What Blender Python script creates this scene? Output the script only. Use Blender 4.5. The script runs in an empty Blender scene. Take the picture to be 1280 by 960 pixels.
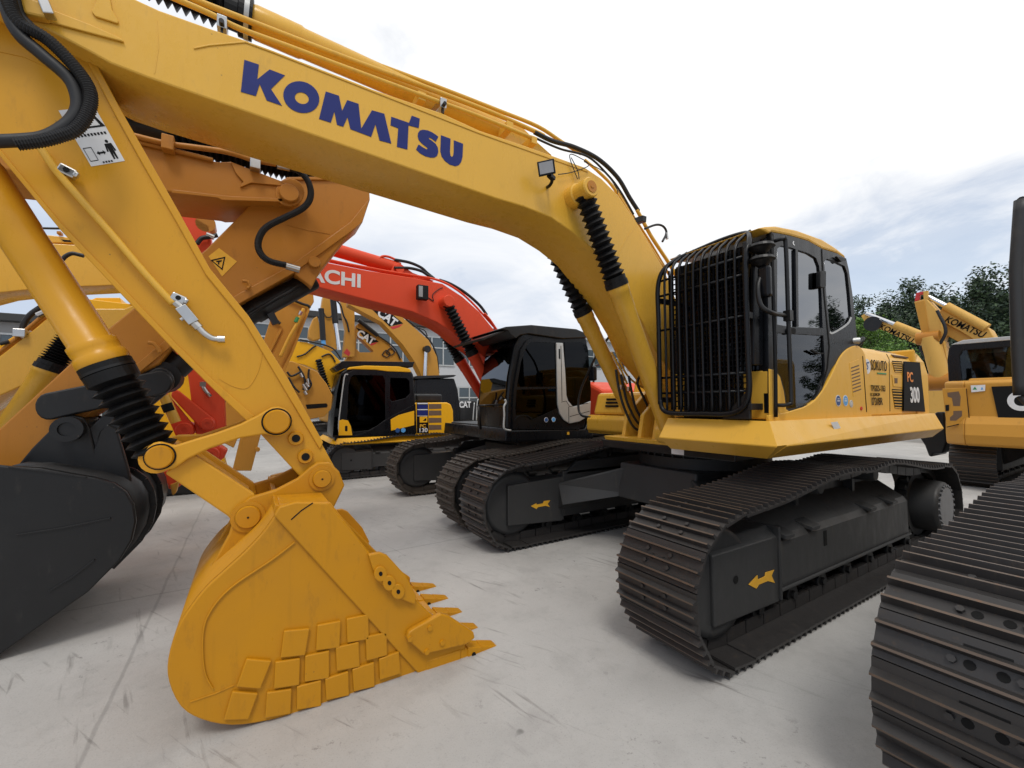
import bpy, bmesh, math, random
from mathutils import Vector, Matrix, noise
R = math.radians
sc = bpy.context.scene
COL = sc.collection
# ------------------------------------------------------------------ camera
F = 534.0; YAW = R(-121.35); PITCH = R(2.6); ROLL = R(-.3)
CAM = Vector((4.46, 3.11, 1.635))
_w = Vector((math.cos(YAW)*math.cos(PITCH), math.sin(YAW)*math.cos(PITCH), math.sin(PITCH)))
_r0 = Vector((math.sin(YAW), -math.cos(YAW), 0)); _u0 = _r0.cross(_w)
_r = _r0*math.cos(ROLL) + _u0*math.sin(ROLL)
_u = -_r0*math.sin(ROLL) + _u0*math.cos(ROLL)
cd = bpy.data.cameras.new('camera'); cam = bpy.data.objects.new('camera', cd); COL.objects.link(cam)
cd.sensor_fit = 'HORIZONTAL'; cd.sensor_width = 36; cd.lens = 36*F/1280
cd.clip_start = .05; cd.clip_end = 2000
cam.matrix_world = Matrix(((_r.x, _u.x, -_w.x, CAM.x), (_r.y, _u.y, -_w.y, CAM.y), (_r.z, _u.z, -_w.z, CAM.z), (0, 0, 0, 1)))
sc.camera = cam

def Q(px, py, y=None, x=None, z=None):
    """survey helper: point where the sight line through a photo pixel meets the plane y=, x= or z= const"""
    d = _w + _r*((px-640)/F) - _u*((py-480)/F)
    if y is not None: t = (y-CAM.y)/d.y
    elif x is not None: t = (x-CAM.x)/d.x
    else: t = (z-CAM.z)/d.z
    return CAM + d*t
def zm(ox, oy, s, pts): return [(ox+a/s, oy+b/s) for a, b in pts]

# ------------------------------------------------------------------ materials
def newmat(name):
    m = bpy.data.materials.new(name); m.use_nodes = True
    nt = m.node_tree; nt.nodes.clear()
    o = nt.nodes.new('ShaderNodeOutputMaterial'); p = nt.nodes.new('ShaderNodeBsdfPrincipled')
    nt.links.new(p.outputs[0], o.inputs[0]); return m, nt, p
def nd(nt, t, **k):
    n = nt.nodes.new(t)
    for a, b in k.items():
        if a.startswith('i_'): n.inputs[a[2:].replace('_', ' ')].default_value = b
        else: setattr(n, a, b)
    return n
def mixc(nt, fac, a, b):
    n = nt.nodes.new('ShaderNodeMix'); n.data_type = 'RGBA'
    for s, v in ((0, fac), (6, a), (7, b)):
        if hasattr(v, 'is_output') or isinstance(v, bpy.types.NodeSocket): nt.links.new(v, n.inputs[s])
        else: n.inputs[s].default_value = v if s == 0 else (*v, 1)
    return n.outputs[2]
def ramp(nt, src, a, b, lo=0., hi=1.):
    n = nt.nodes.new('ShaderNodeMapRange'); nt.links.new(src, n.inputs[0])
    n.inputs[1].default_value = a; n.inputs[2].default_value = b; n.inputs[3].default_value = lo; n.inputs[4].default_value = hi
    return n.outputs[0]
def pos(nt, scale=(1, 1, 1), rot=(0, 0, 0)):
    g = nt.nodes.new('ShaderNodeNewGeometry'); mp = nt.nodes.new('ShaderNodeMapping')
    nt.links.new(g.outputs['Position'], mp.inputs[0]); mp.inputs['Scale'].default_value = scale; mp.inputs['Rotation'].default_value = rot
    return mp.outputs[0]
def paint(name, rgb, rough=.38, dirt=.25, dirtcol=(.10, .06, .03), metallic=0., bump=.15, nscale=1., spec=.5):
    m, nt, p = newmat(name)
    n1 = nd(nt, 'ShaderNodeTexNoise', i_Scale=1.6*nscale, i_Detail=8., i_Roughness=.62); nt.links.new(pos(nt), n1.inputs[0])
    n2 = nd(nt, 'ShaderNodeTexNoise', i_Scale=9.*nscale, i_Detail=6., i_Roughness=.7); nt.links.new(pos(nt, (1, 1, .35)), n2.inputs[0])
    n3 = nd(nt, 'ShaderNodeTexNoise', i_Scale=70., i_Detail=3.); nt.links.new(pos(nt), n3.inputs[0])
    f1 = ramp(nt, n1.outputs[0], .42, .75, 0, dirt*.55); f2 = ramp(nt, n2.outputs[0], .58, .78, 0, dirt)
    c1 = mixc(nt, f1, rgb, tuple(c*.62+.02 for c in rgb)); c2 = mixc(nt, f2, c1, dirtcol)
    f3 = ramp(nt, n3.outputs[0], .70, .78, 0, dirt*.9); c3 = mixc(nt, f3, c2, dirtcol)
    # fine vertical run marks and, along convex edges, rubbed paint
    n5 = nd(nt, 'ShaderNodeTexNoise', i_Scale=7., i_Detail=5., i_Roughness=.6); nt.links.new(pos(nt, (3.2, 3.2, .22)), n5.inputs[0])
    c3 = mixc(nt, ramp(nt, n5.outputs[0], .60, .80, 0, dirt*.45), c3, tuple(c*.45+.01 for c in rgb))
    n6 = nd(nt, 'ShaderNodeTexVoronoi', i_Scale=26.); n6.distance = 'EUCLIDEAN'; nt.links.new(pos(nt), n6.inputs[0])
    n7 = nd(nt, 'ShaderNodeTexNoise', i_Scale=2.2, i_Detail=6., i_Roughness=.7); nt.links.new(pos(nt), n7.inputs[0])
    chip = nt.nodes.new('ShaderNodeMath'); chip.operation = 'MULTIPLY'
    nt.links.new(ramp(nt, n6.outputs['Distance'], .13, .10, 0, 1), chip.inputs[0]); nt.links.new(ramp(nt, n7.outputs[0], .58, .66, 0, min(1, dirt*1.8)), chip.inputs[1])
    c3 = mixc(nt, chip.outputs[0], c3, (.06, .045, .035))
    nt.links.new(c3, p.inputs['Base Color'])
    rr = ramp(nt, n2.outputs[0], .3, .8, rough-.06, rough+.2); nt.links.new(rr, p.inputs['Roughness'])
    p.inputs['Metallic'].default_value = metallic; p.inputs['Specular IOR Level'].default_value = spec
    b = nd(nt, 'ShaderNodeBump', i_Strength=bump, i_Distance=.004)
    n4 = nd(nt, 'ShaderNodeTexNoise', i_Scale=22., i_Detail=5.); nt.links.new(pos(nt), n4.inputs[0])
    nt.links.new(n4.outputs[0], b.inputs['Height']); nt.links.new(b.outputs[0], p.inputs['Normal'])
    return m
def flat(name, rgb, rough=.5, metallic=0., spec=.5):
    m, nt, p = newmat(name)
    n = nd(nt, 'ShaderNodeTexNoise', i_Scale=14., i_Detail=4.); nt.links.new(pos(nt), n.inputs[0])
    c = mixc(nt, ramp(nt, n.outputs[0], .35, .75, 0, .35), rgb, tuple(v*.7 for v in rgb))
    nt.links.new(c, p.inputs['Base Color']); p.inputs['Roughness'].default_value = rough
    p.inputs['Metallic'].default_value = metallic; p.inputs['Specular IOR Level'].default_value = spec
    return m
M = {}
M['yellow'] = paint('yellow_paint', (.71, .395, .045), .26, .30, spec=.4)
M['bucket'] = paint('bucket_paint', (.53, .232, .006), .33, .50, (.20, .085, .02), nscale=1.5, spec=.3)
M['arm'] = paint('arm_paint', (.62, .30, .018), .29, .34, (.22, .10, .02), spec=.3)
M['hood'] = paint('hood_paint', (.74, .41, .050), .32, .20, spec=.35)
M['orange'] = paint('orange_paint', (.45, .180, .022), .38, .40, (.14, .06, .02), spec=.3)
M['cat'] = paint('tan_yellow_paint', (.54, .26, .036), .42, .35, spec=.3)
M['pale'] = paint('faded_yellow_paint', (.66, .38, .085), .5, .3, spec=.3)
M['lemon'] = paint('fresh_yellow_paint', (.80, .41, .008), .35, .18, spec=.35)
M['red'] = paint('red_paint', (.72, .070, .022), .40, .25, (.25, .06, .03), spec=.3)
M['black'] = paint('black_paint', (.007, .007, .0075), .36, .6, (.045, .04, .035), spec=.4)
M['cabblack'] = paint('cab_black', (.005, .0055, .007), .26, .12, (.02, .02, .02), spec=.28)
M['frame'] = paint('undercarriage_black', (.040, .040, .040), .46, .7, (.085, .076, .062), spec=.35)
M['shoe'] = paint('track_steel', (.044, .041, .040), .38, .9, (.09, .068, .05), metallic=.3, nscale=2., spec=.4)
M['rib'] = paint('worn_grouser', (.13, .095, .072), .38, 1., (.24, .11, .05), metallic=.5, nscale=3.)
M['oldshoe'] = paint('rusty_track_steel', (.060, .048, .038), .6, .8, (.12, .085, .055), nscale=2.)
M['rubber'] = paint('rubber', (.005, .005, .0055), .45, .4, (.03, .027, .025), bump=.3, spec=.25)
M['hose'] = paint('hose_rubber', (.008, .008, .009), .5, .2, (.05, .05, .05))
M['silver'] = flat('silver_paint', (.50, .51, .50), .35, .4)
M['steel'] = flat('bright_steel', (.55, .54, .52), .28, 1.)
M['rod'] = flat('chrome_rod', (.75, .75, .76), .08, 1.)
M['hub'] = paint('grey_hub', (.17, .17, .175), .55, .5)
M['navy'] = flat('navy_vinyl', (.012, .022, .15), .5, spec=.25)
M['white'] = flat('white_vinyl', (.72, .72, .72), .45)
M['ltblue'] = flat('light_blue_vinyl', (.10, .35, .70), .45)
M['dkblue'] = flat('dark_blue_vinyl', (.02, .08, .25), .45)
M['ink'] = flat('black_vinyl', (.010, .010, .010), .7, spec=.15)
M['orangeink'] = flat('orange_vinyl', (.80, .25, .03), .45)
M['redink'] = flat('red_vinyl', (.55, .03, .03), .45)
M['arrow'] = flat('arrow_yellow', (.80, .42, .03), .45)
M['brown'] = flat('brown_seat', (.14, .085, .05), .7)
M['lens'] = flat('lamp_lens', (.35, .33, .31), .12, .6)
M['green'] = flat('green_vinyl', (.03, .25, .08), .5)
def glassmat(name, refl, tint, base=(.02, .022, .025)):
    m = bpy.data.materials.new(name); m.use_nodes = True; nt = m.node_tree; nt.nodes.clear()
    o = nt.nodes.new('ShaderNodeOutputMaterial')
    t = nt.nodes.new('ShaderNodeBsdfTransparent'); t.inputs[0].default_value = (*tint, 1)
    g = nt.nodes.new('ShaderNodeBsdfGlossy'); g.inputs['Roughness'].default_value = .02; g.inputs[0].default_value = (.92, .95, 1, 1)
    lw = nt.nodes.new('ShaderNodeFresnel'); lw.inputs[0].default_value = refl
    n = nd(nt, 'ShaderNodeTexNoise', i_Scale=1.2, i_Detail=2.); nt.links.new(pos(nt), n.inputs[0])
    b = nd(nt, 'ShaderNodeBump', i_Strength=.06, i_Distance=.02); nt.links.new(n.outputs[0], b.inputs['Height'])
    nt.links.new(b.outputs[0], g.inputs['Normal'])
    mx = nt.nodes.new('ShaderNodeMixShader'); nt.links.new(lw.outputs[0], mx.inputs[0]); nt.links.new(t.outputs[0], mx.inputs[1]); nt.links.new(g.outputs[0], mx.inputs[2])
    nt.links.new(mx.outputs[0], o.inputs[0]); return m
M['glass'] = glassmat('reflective_tinted_glass', 2.7, (.10, .11, .12))
M['glasslow'] = glassmat('door_glass', 1.42, (.50, .48, .46))
M['glassmid'] = glassmat('mirror_tinted_glass', 2.0, (.03, .03, .03))
M['glassdark'] = glassmat('dark_tinted_glass', 1.28, (.02, .022, .025))
M['glassclear'] = glassmat('clear_glass', 1.45, (.45, .50, .48))

# ------------------------------------------------------------------ mesh helpers
class MB:
    def __init__(s): s.v = []; s.f = []; s.sm = []; s.mi = []; s.cur = 0
    def face(s, idx, smooth=False): s.f.append(idx); s.sm.append(smooth); s.mi.append(s.cur)
    def add(s, vs): k = len(s.v); s.v += [Vector(v) for v in vs]; return k
    def box(s, a, b):
        (x0, y0, z0), (x1, y1, z1) = a, b
        k = s.add([(x0, y0, z0), (x1, y0, z0), (x1, y1, z0), (x0, y1, z0), (x0, y0, z1), (x1, y0, z1), (x1, y1, z1), (x0, y1, z1)])
        for q in ((0, 3, 2, 1), (4, 5, 6, 7), (0, 1, 5, 4), (1, 2, 6, 5), (2, 3, 7, 6), (3, 0, 4, 7)): s.face([k+i for i in q])
        return s
    def hexa(s, lo, hi):
        k = s.add(list(lo)+list(hi)); n = len(lo)
        s.face([k+i for i in range(n)][::-1]); s.face([k+n+i for i in range(n)])
        for i in range(n): j = (i+1) % n; s.face([k+i, k+j, k+n+j, k+n+i])
        return s
    def bar(s, a, b, w, h, up=(0, 0, 1)):
        a = Vector(a); b = Vector(b); d = (b-a).normalized(); up = Vector(up)
        if abs(d.dot(up)) > .97: up = Vector((1, 0, 0))
        r = d.cross(up).normalized(); u = r.cross(d)
        c = [(-w/2, -h/2), (w/2, -h/2), (w/2, h/2), (-w/2, h/2)]
        return s.hexa([a+r*p+u*q for p, q in c], [b+r*p+u*q for p, q in c])
    def lathe(s, a, b, prof, n=20, smooth=True, caps=True):
        """prof: list of (t 0..1 along a-b, radius)"""
        a = Vector(a); b = Vector(b); d = (b-a); L = d.length; d.normalize()
        up = Vector((0, 0, 1)) if abs(d.z) < .9 else Vector((1, 0, 0))
        r = d.cross(up).normalized(); u = r.cross(d)
        rings = []
        for t, rad in prof:
            rings.append(s.add([a+d*(L*t)+(r*math.cos(2*math.pi*i/n)+u*math.sin(2*math.pi*i/n))*rad for i in range(n)]))
        for k0, k1 in zip(rings, rings[1:]):
            for i in range(n): j = (i+1) % n; s.face([k0+i, k0+j, k1+j, k1+i], smooth)
        if caps:
            for (t, rad), fl in ((prof[0], True), (prof[-1], False)):
                k = s.add([a+d*(L*t)+(r*math.cos(2*math.pi*i/n)+u*math.sin(2*math.pi*i/n))*rad for i in range(n)])
                q = [k+i for i in range(n)]; s.face(q[::-1] if fl else q)
        return s
    def cyl(s, a, b, r, n=20, r2=None): return s.lathe(a, b, [(0, r), (1, r if r2 is None else r2)], n)
    def pin(s, x, z, y0, y1, r, n=24):   # boss along y with a chamfered end
        L = abs(y1-y0); c = min(.012, L*.3)/L
        return s.lathe((x, y0, z), (x, y1, z), [(0, r*.93), (c, r), (1-c, r), (1, r*.9)], n, False)
    def ring(s, a, b, r0, r1, n=24):
        a = Vector(a); b = Vector(b)
        return s.lathe(a, b, [(0, r1), (0, r0), (1, r0), (1, r1), (0, r1)], n, False, False)
    def tube(s, pts, r, n=8):
        pts = [Vector(p) for p in pts]; m = len(pts); prev = None; rings = []
        for i, p in enumerate(pts):
            d = (pts[min(i+1, m-1)]-pts[max(i-1, 0)]).normalized()
            if prev is None:
                up = Vector((0, 0, 1)) if abs(d.z) < .9 else Vector((1, 0, 0)); r_ = d.cross(up).normalized()
            else: r_ = (prev-d*prev.dot(d)).normalized()
            prev = r_; u_ = r_.cross(d)
            rad = r(i/(m-1)) if callable(r) else r
            rings.append(s.add([p+(r_*math.cos(2*math.pi*j/n)+u_*math.sin(2*math.pi*j/n))*rad for j in range(n)]))
        for k0, k1 in zip(rings, rings[1:]):
            for i in range(n): j = (i+1) % n; s.face([k0+i, k0+j, k1+j, k1+i], True)
        s.face([rings[0]+i for i in range(n)][::-1]); s.face([rings[-1]+i for i in range(n)])
        return s
    def build(s, name, mats, parent=None, bevel=0., T=None):
        me = bpy.data.meshes.new(name)
        vs = [T @ v for v in s.v] if T is not None else s.v
        me.from_pydata([tuple(v) for v in vs], [], s.f)
        me.polygons.foreach_set('use_smooth', s.sm); me.polygons.foreach_set('material_index', s.mi)
        bm = bmesh.new(); bm.from_mesh(me); bmesh.ops.recalc_face_normals(bm, faces=bm.faces); bm.to_mesh(me); bm.free()
        return link(name, me, mats, parent, bevel)
def link(name, me, mats, parent=None, bevel=0., seg=2):
    for m in (mats if isinstance(mats, (list, tuple)) else [mats]): me.materials.append(m)
    o = bpy.data.objects.new(name, me); COL.objects.link(o)
    if parent is not None: setparent(o, parent)
    if bevel:
        b = o.modifiers.new('bevel', 'BEVEL'); b.width = bevel; b.segments = seg; b.limit_method = 'ANGLE'; b.angle_limit = R(35)
    return o
def setparent(o, p):
    o.parent = p
    o.matrix_parent_inverse = Matrix.Translation(-p.location) if p.type == 'EMPTY' else Matrix.Identity(4)
def tag(o, label, cat, group=None, kind=None):
    o['label'] = label; o['category'] = cat
    if group: o['group'] = group
    if kind: o['kind'] = kind
    return o
def thing(name, label, cat, loc, group=None):
    e = bpy.data.objects.new(name, None); COL.objects.link(e); e.location = loc; e.empty_display_size = .3
    return tag(e, label, cat, group)
XZ = Matrix(((1, 0, 0, 0), (0, 0, -1, 0), (0, 1, 0, 0), (0, 0, 0, 1)))          # (u,v)->(x,z), thickness along -y
YZ = Matrix(((0, 0, 1, 0), (1, 0, 0, 0), (0, 1, 0, 0), (0, 0, 0, 1)))           # (u,v)->(y,z), thickness along +x
XY = Matrix.Identity(4)
def shape(polys, th, Mx, name='shape'):
    """flat outline(s) (inner loops are holes) given thickness th below local z=0, as a mesh"""
    cu = bpy.data.curves.new(name, 'CURVE'); cu.dimensions = '2D'; cu.fill_mode = 'BOTH'
    for pl in polys:
        sp = cu.splines.new('POLY'); sp.points.add(len(pl)-1)
        for i, (a, b) in enumerate(pl): sp.points[i].co = (a, b, 0, 1)
        sp.use_cyclic_u = True
    cu.extrude = th/2
    ob = bpy.data.objects.new(name, cu); COL.objects.link(ob)
    bpy.context.view_layer.update()
    me = bpy.data.meshes.new_from_object(ob.evaluated_get(bpy.context.evaluated_depsgraph_get()))
    bpy.data.objects.remove(ob); bpy.data.curves.remove(cu)
    bm = bmesh.new(); bm.from_mesh(me); bmesh.ops.remove_doubles(bm, verts=bm.verts, dist=1e-5)
    bmesh.ops.dissolve_limit(bm, angle_limit=R(1), verts=bm.verts, edges=bm.edges)
    bmesh.ops.recalc_face_normals(bm, faces=bm.faces); bm.to_mesh(me); bm.free()
    me.transform(Mx @ Matrix.Translation((0, 0, th/2 if Mx is XZ else (-th/2))))
    return me
def slab(name, mat, parent, y, th, px=None, xz=None, bevel=.006, T=None):
    """plate parallel to the xz plane, near face at y, thickness th going away (-y)"""
    polys = []
    for pl in (px or []): polys.append([(q.x, q.z) for q in (Q(a, b, y=y) for a, b in pl)])
    polys += (xz or [])
    me = shape(polys, th, XZ, name); me.transform(Matrix.Translation((0, y, 0)))
    if T is not None: me.transform(T)
    return link(name, me, mat, parent, bevel)
def slabx(name, mat, parent, x, th, px=None, yz=None, bevel=.006, T=None):
    """plate parallel to the yz plane, near face at x, going to -x"""
    polys = []
    for pl in (px or []): polys.append([(q.y, q.z) for q in (Q(a, b, x=x) for a, b in pl)])
    polys += (yz or [])
    me = shape(polys, th, YZ, name); me.transform(Matrix.Translation((x, 0, 0)))
    if T is not None: me.transform(T)
    return link(name, me, mat, parent, bevel)
def slabz(name, mat, parent, z, th, xy, bevel=.006, T=None):
    me = shape(xy, th, XY, name); me.transform(Matrix.Translation((0, 0, z)))
    if T is not None: me.transform(T)
    return link(name, me, mat, parent, bevel)
def text(name, s, mat, parent, origin, ux, uy, size, bold=.0, sx=1., shear=0., th=.002, align='CENTER'):
    cu = bpy.data.curves.new(name, 'FONT'); cu.body = s; cu.size = size; cu.offset = bold; cu.extrude = th/2
    cu.align_x = align; cu.align_y = 'CENTER'; cu.shear = shear
    ob = bpy.data.objects.new(name, cu); COL.objects.link(ob); bpy.context.view_layer.update()
    me = bpy.data.meshes.new_from_object(ob.evaluated_get(bpy.context.evaluated_depsgraph_get()))
    bpy.data.objects.remove(ob); bpy.data.curves.remove(cu)
    ux = Vector(ux).normalized(); uy = Vector(uy).normalized(); n = ux.cross(uy).normalized()
    mx = Matrix(((ux.x*sx, uy.x, n.x, origin[0]), (ux.y*sx, uy.y, n.y, origin[1]), (ux.z*sx, uy.z, n.z, origin[2]), (0, 0, 0, 1)))
    me.transform(mx); return link(name, me, mat, parent)
def cr(pts, n=8):
    """Catmull-Rom through points"""
    P = [Vector(p) for p in pts]; out = []
    for i in range(len(P)-1):
        a = P[max(i-1, 0)]; b = P[i]; c = P[i+1]; d = P[min(i+2, len(P)-1)]
        for k in range(n):
            t = k/n
            out.append(.5*((2*b)+(c-a)*t+(2*a-5*b+4*c-d)*t*t+(3*b-a-3*c+d)*t**3))
    out.append(P[-1]); return out
def bellows_prof(n, r0, r1, t0=0., t1=1., taper=1.):
    out = []
    for i in range(2*n+1):
        t = i/(2*n); k = 1+(taper-1)*t
        out.append((t0+(t1-t0)*t, (r1 if i % 2 else r0)*k))
    return out
def thick(path, w):
    """2D stroke -> closed outline"""
    L = []; Rr = []; m = len(path)
    for i, p in enumerate(path):
        a = path[max(i-1, 0)]; b = path[min(i+1, m-1)]
        dx, dy = b[0]-a[0], b[1]-a[1]; l = math.hypot(dx, dy) or 1
        nx, ny = -dy/l*w/2, dx/l*w/2
        L.append((p[0]+nx, p[1]+ny)); Rr.append((p[0]-nx, p[1]-ny))
    return L+Rr[::-1]
def ell(cx, cy, a, b, rot=0, n=24):
    c, s = math.cos(rot), math.sin(rot)
    return [(cx+a*math.cos(2*math.pi*i/n)*c-b*math.sin(2*math.pi*i/n)*s, cy+a*math.cos(2*math.pi*i/n)*s+b*math.sin(2*math.pi*i/n)*c) for i in range(n)]
def rrect(x0, y0, x1, y1, r, n=5):
    out = []
    for cx, cy, a0 in ((x1-r, y1-r, 0), (x0+r, y1-r, 90), (x0+r, y0+r, 180), (x1-r, y0+r, 270)):
        for i in range(n+1): a = R(a0+90*i/n); out.append((cx+r*math.cos(a), cy+r*math.sin(a)))
    return out
def smooth2(pts, n=5, closed=False):
    P = [(a, b, 0) for a, b in pts]
    if closed: P = [P[-1]]+P+[P[0], P[1]]
    o = cr(P, n)
    if closed: o = o[n:-n-1+0]
    return [(p.x, p.y) for p in o]
# ------------------------------------------------------------------ undercarriage
SH = {}
def shoe_mesh(W, p, kind, mats):
    key = (W, p, kind)
    if key in SH: return SH[key]
    b = MB()
    b.box((-p*.52, -W/2, 0), (p*.50, W/2, .016))
    b.cur = 1
    nr = 3 if kind == 'triple' else 2
    for k in range(nr):
        x = -p*.5+p*(k+.5)/nr + (0 if kind == 'triple' else p*.02)
        h = .036 if kind != 'triple' else .030
        hb = .012 if kind == 'triple' else .016; ho = .004
        b.hexa([(x-hb, -W/2, .0155), (x+hb, -W/2, .0155), (x+hb, W/2, .0155), (x-hb, W/2, .0155)],
               [(x-.005+ho, -W/2+.004, .0155+h), (x+.005+ho, -W/2+.004, .0155+h), (x+.005+ho, W/2-.004, .0155+h), (x-.005+ho, W/2-.004, .0155+h)])
        for q_ in range(1, 5): b.mi[-q_] = 0
        b.mi[-6] = 0
    b.cur = 0
    for sx in ((-p/6, p/6) if kind == 'triple' else (0,)):
        for sy in (-.085, .085): b.cyl((sx, sy, .016), (sx, sy, .030), .014, 6)
    b.cur = 2
    for sy in (-.04, .04): b.lathe((0, sy, .0161), (0, sy, .0178), [(0, .017), (1, .017)], 10)
    b.box((p*.30, -.06, .0161), (p*.36, .06, .0176)); b.box((-p*.36, -.06, .0161), (-p*.30, .06, .0176))
    me = bpy.data.meshes.new('track_shoe')
    me.from_pydata([tuple(v) for v in b.v], [], b.f); me.polygons.foreach_set('material_index', b.mi)
    for m in mats: me.materials.append(m)
    SH[key] = me; return me
def belt_path(tops, fx=1.87, rx=-2.05, r=.44, zc=.475):
    P = []
    n = 14
    P += [(fx-(fx-rx)*i/12, .053) for i in range(13)]
    for i in range(1, n+1):
        a = R(-90-180*i/n); P.append((rx+r*math.cos(a), zc+r*math.sin(a)))
    t = [(rx, zc+r)]+tops+[(fx, zc+r)]
    P += smooth2(t, 5)[1:-1]
    for i in range(0, n):
        a = R(90-180*i/n); P.append((fx+r*math.cos(a), zc+r*math.sin(a)))
    return P
def resample(P, n):
    Pc = P+[P[0]]; L = [0]
    for a, b in zip(Pc, Pc[1:]): L.append(L[-1]+math.hypot(b[0]-a[0], b[1]-a[1]))
    out = []; j = 0
    for i in range(n):
        s = L[-1]*i/n
        while L[j+1] < s: j += 1
        t = (s-L[j])/max(L[j+1]-L[j], 1e-9)
        out.append((Pc[j][0]+(Pc[j+1][0]-Pc[j][0])*t, Pc[j][1]+(Pc[j+1][1]-Pc[j][1])*t))
    return out, L[-1]/n
TOPS = [(-1.55, .93), (-.65, 1.055), (-.1, 1.03), (.45, 1.05), (1.3, .95)]
def crawler(root, T, yc, W, outer, n=48, mats=None, shoes=True, kind='triple', side=1, hubgrey=True):
    """one crawler: belt of shoes, chain, frame, wheels. outer=+1 when the outer face looks to +y. T: local->world"""
    mats = mats or [M['shoe'], M['rib'], M['ink']]
    S = T.to_scale()[0]
    pts, pitch = resample(belt_path(TOPS), n)
    nodes = []
    for i, p in enumerate(pts):
        a = pts[i-1]; b = pts[(i+1) % n]; dx, dz = b[0]-a[0], b[1]-a[1]; l = math.hypot(dx, dz); dx /= l; dz /= l
        nodes.append((p, dx, dz))
    ch = MB()
    for p, dx, dz in nodes:
        nx, nz = -dz, dx      # outward
        for sy in (-.085, .085):
            c = Vector((p[0]-nx*.045, yc+sy, p[1]-nz*.045))
            ch.bar(c-Vector((dx, 0, dz))*pitch*.47, c+Vector((dx, 0, dz))*pitch*.47, .045, .085, up=(nx, 0, nz))
        c = Vector((p[0]-nx*.05, yc, p[1]-nz*.05)); ch.cyl(c-Vector((0, .1, 0)), c+Vector((0, .1, 0)), .03, 8)
    chain = ch.build('track_chain', mats[0], root, T=T)
    me = shoe_mesh(round(W, 3), round(pitch, 4), kind, mats)
    if shoes:
        for p, dx, dz in nodes:
            nx, nz = -dz, dx
            Mx = Matrix(((dx, 0, nx, p[0]), (0, 1, 0, yc), (dz, 0, nz, p[1]), (0, 0, 0, 1)))
            o = bpy.data.objects.new('track_shoe', me); COL.objects.link(o); o.parent = chain; o.matrix_basis = T @ Mx
    else:
        b = MB()
        for p, dx, dz in nodes:
            nx, nz = -dz, dx
            Mx = Matrix(((dx, 0, nx, p[0]), (0, 1, 0, yc), (dz, 0, nz, p[1]), (0, 0, 0, 1)))
            k = b.add([Mx @ v.co for v in me.vertices])
            for pl in me.polygons: b.f.append([k+i for i in pl.vertices]); b.sm.append(False); b.mi.append(pl.material_index)
        b.build('track_shoes', mats, root, T=T)
    o = outer
    yo = yc+o*W*.225; yi = yc-o*W*.30
    # frame
    f = MB()
    sec = [(yi, .25), (yo, .25), (yo, .60), (yo-o*.03, .645), (yi+o*.05, .80), (yi, .80)]
    f.hexa([(-1.40, a, b) for a, b in sec], [(1.17, a, b) for a, b in sec])
    f.hexa([(-1.40, a, b) for a, b in [(yo, .255), (yo+o*.025, .255), (yo+o*.025, .28), (yo, .28)]], [(1.17, a, b) for a, b in [(yo, .255), (yo+o*.025, .255), (yo+o*.025, .28), (yo, .28)]])
    fr = f.build('track_frame', M['frame'], root, .02, T)
    g = MB()
    g.hexa([(1.19, yi, .20), (1.19, yo+o*.02, .20), (1.19, yo+o*.02, .66), (1.19, yo-o*.06, .73), (1.19, yi, .73)],
           [(1.96, yi, .25), (1.96, yo+o*.02, .22), (1.96, yo+o*.02, .66), (1.96, yo-o*.06, .72), (1.96, yi, .70)])
    g.box((1.175, min(yi-.01*o, yo+.04*o), .21), (1.195, max(yi-.01*o, yo+.04*o), .735))
    gd = g.build('idler_guard', M['frame'], root, .03, T)
    k = MB(); k.cyl((1.72, yo+o*.021, .47), (1.72, yo+o*.024, .47), .026, 12); k.build('bolt_hole', M['ink'], gd, T=T)
    # brackets on top of the frame
    for x0 in (-1.05, -.55, .55, .95):
        b = MB(); b.hexa([(x0, yo-o*.12, .665), (x0+.17, yo-o*.12, .665), (x0+.15, yo+o*.03, .625), (x0+.02, yo+o*.03, .625)],
               [(x0, yo-o*.12, .695), (x0+.17, yo-o*.12, .695), (x0+.15, yo+o*.035, .655), (x0+.02, yo+o*.035, .655)])
        b.build('step_bracket', M['frame'], fr, .004, T)
    b = MB(); b.hexa([(-1.15, yi, .75), (-1.15, yi+o*.05, .75), (-1.05, yi+o*.05, .93), (-1.05, yi, .93)], [(1.15, yi, .75), (1.15, yi+o*.05, .75), (.95, yi+o*.05, .91), (.95, yi, .91)]); b.build('inner_plate', M['frame'], fr, .01, T)
    h = MB()
    h.hexa([(.40, yo+o*.001, .46), (.45, yo+o*.001, .46), (.45, yo+o*.001, .58), (.40, yo+o*.001, .58)], [(.40, yo+o*.004, .46), (.45, yo+o*.004, .46), (.45, yo+o*.004, .58), (.40, yo+o*.004, .58)])
    h.build('slot', M['ink'], fr, T=T)
    w = MB()
    w.lathe((1.87, yc-.13, .475), (1.87, yc+.13, .475), [(0, .30), (.0, .34), (.3, .36), (.35, .39), (.65, .39), (.7, .36), (1, .34), (1, .30)], 28)
    w.cyl((1.87, yc-.15, .475), (1.87, yc+.15, .475), .09)
    w.build('idler_wheel', M['frame'], root, T=T)
    w = MB()
    for i in range(22):
        a = 2*math.pi*i/22
        c = Vector((-2.05+.36*math.cos(a), 0, .475+.36*math.sin(a))); d = Vector((math.cos(a), 0, math.sin(a)))
        w.bar(c+Vector((0, yc, 0))-d*.03, c+Vector((0, yc, 0))+d*.05, .05, .06, up=(0, 1, 0))
    w.cyl((-2.05, yc-.035, .475), (-2.05, yc+.035, .475), .355, 32)
    w.build('sprocket', M['frame'], root, T=T)
    w = MB()
    w.lathe((-2.05, yc-o*.1, .475), (-2.05, yc+o*W*.44, .475), [(0, .29), (.9, .275), (.97, .268), (1, .25)], 36, True)
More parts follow.
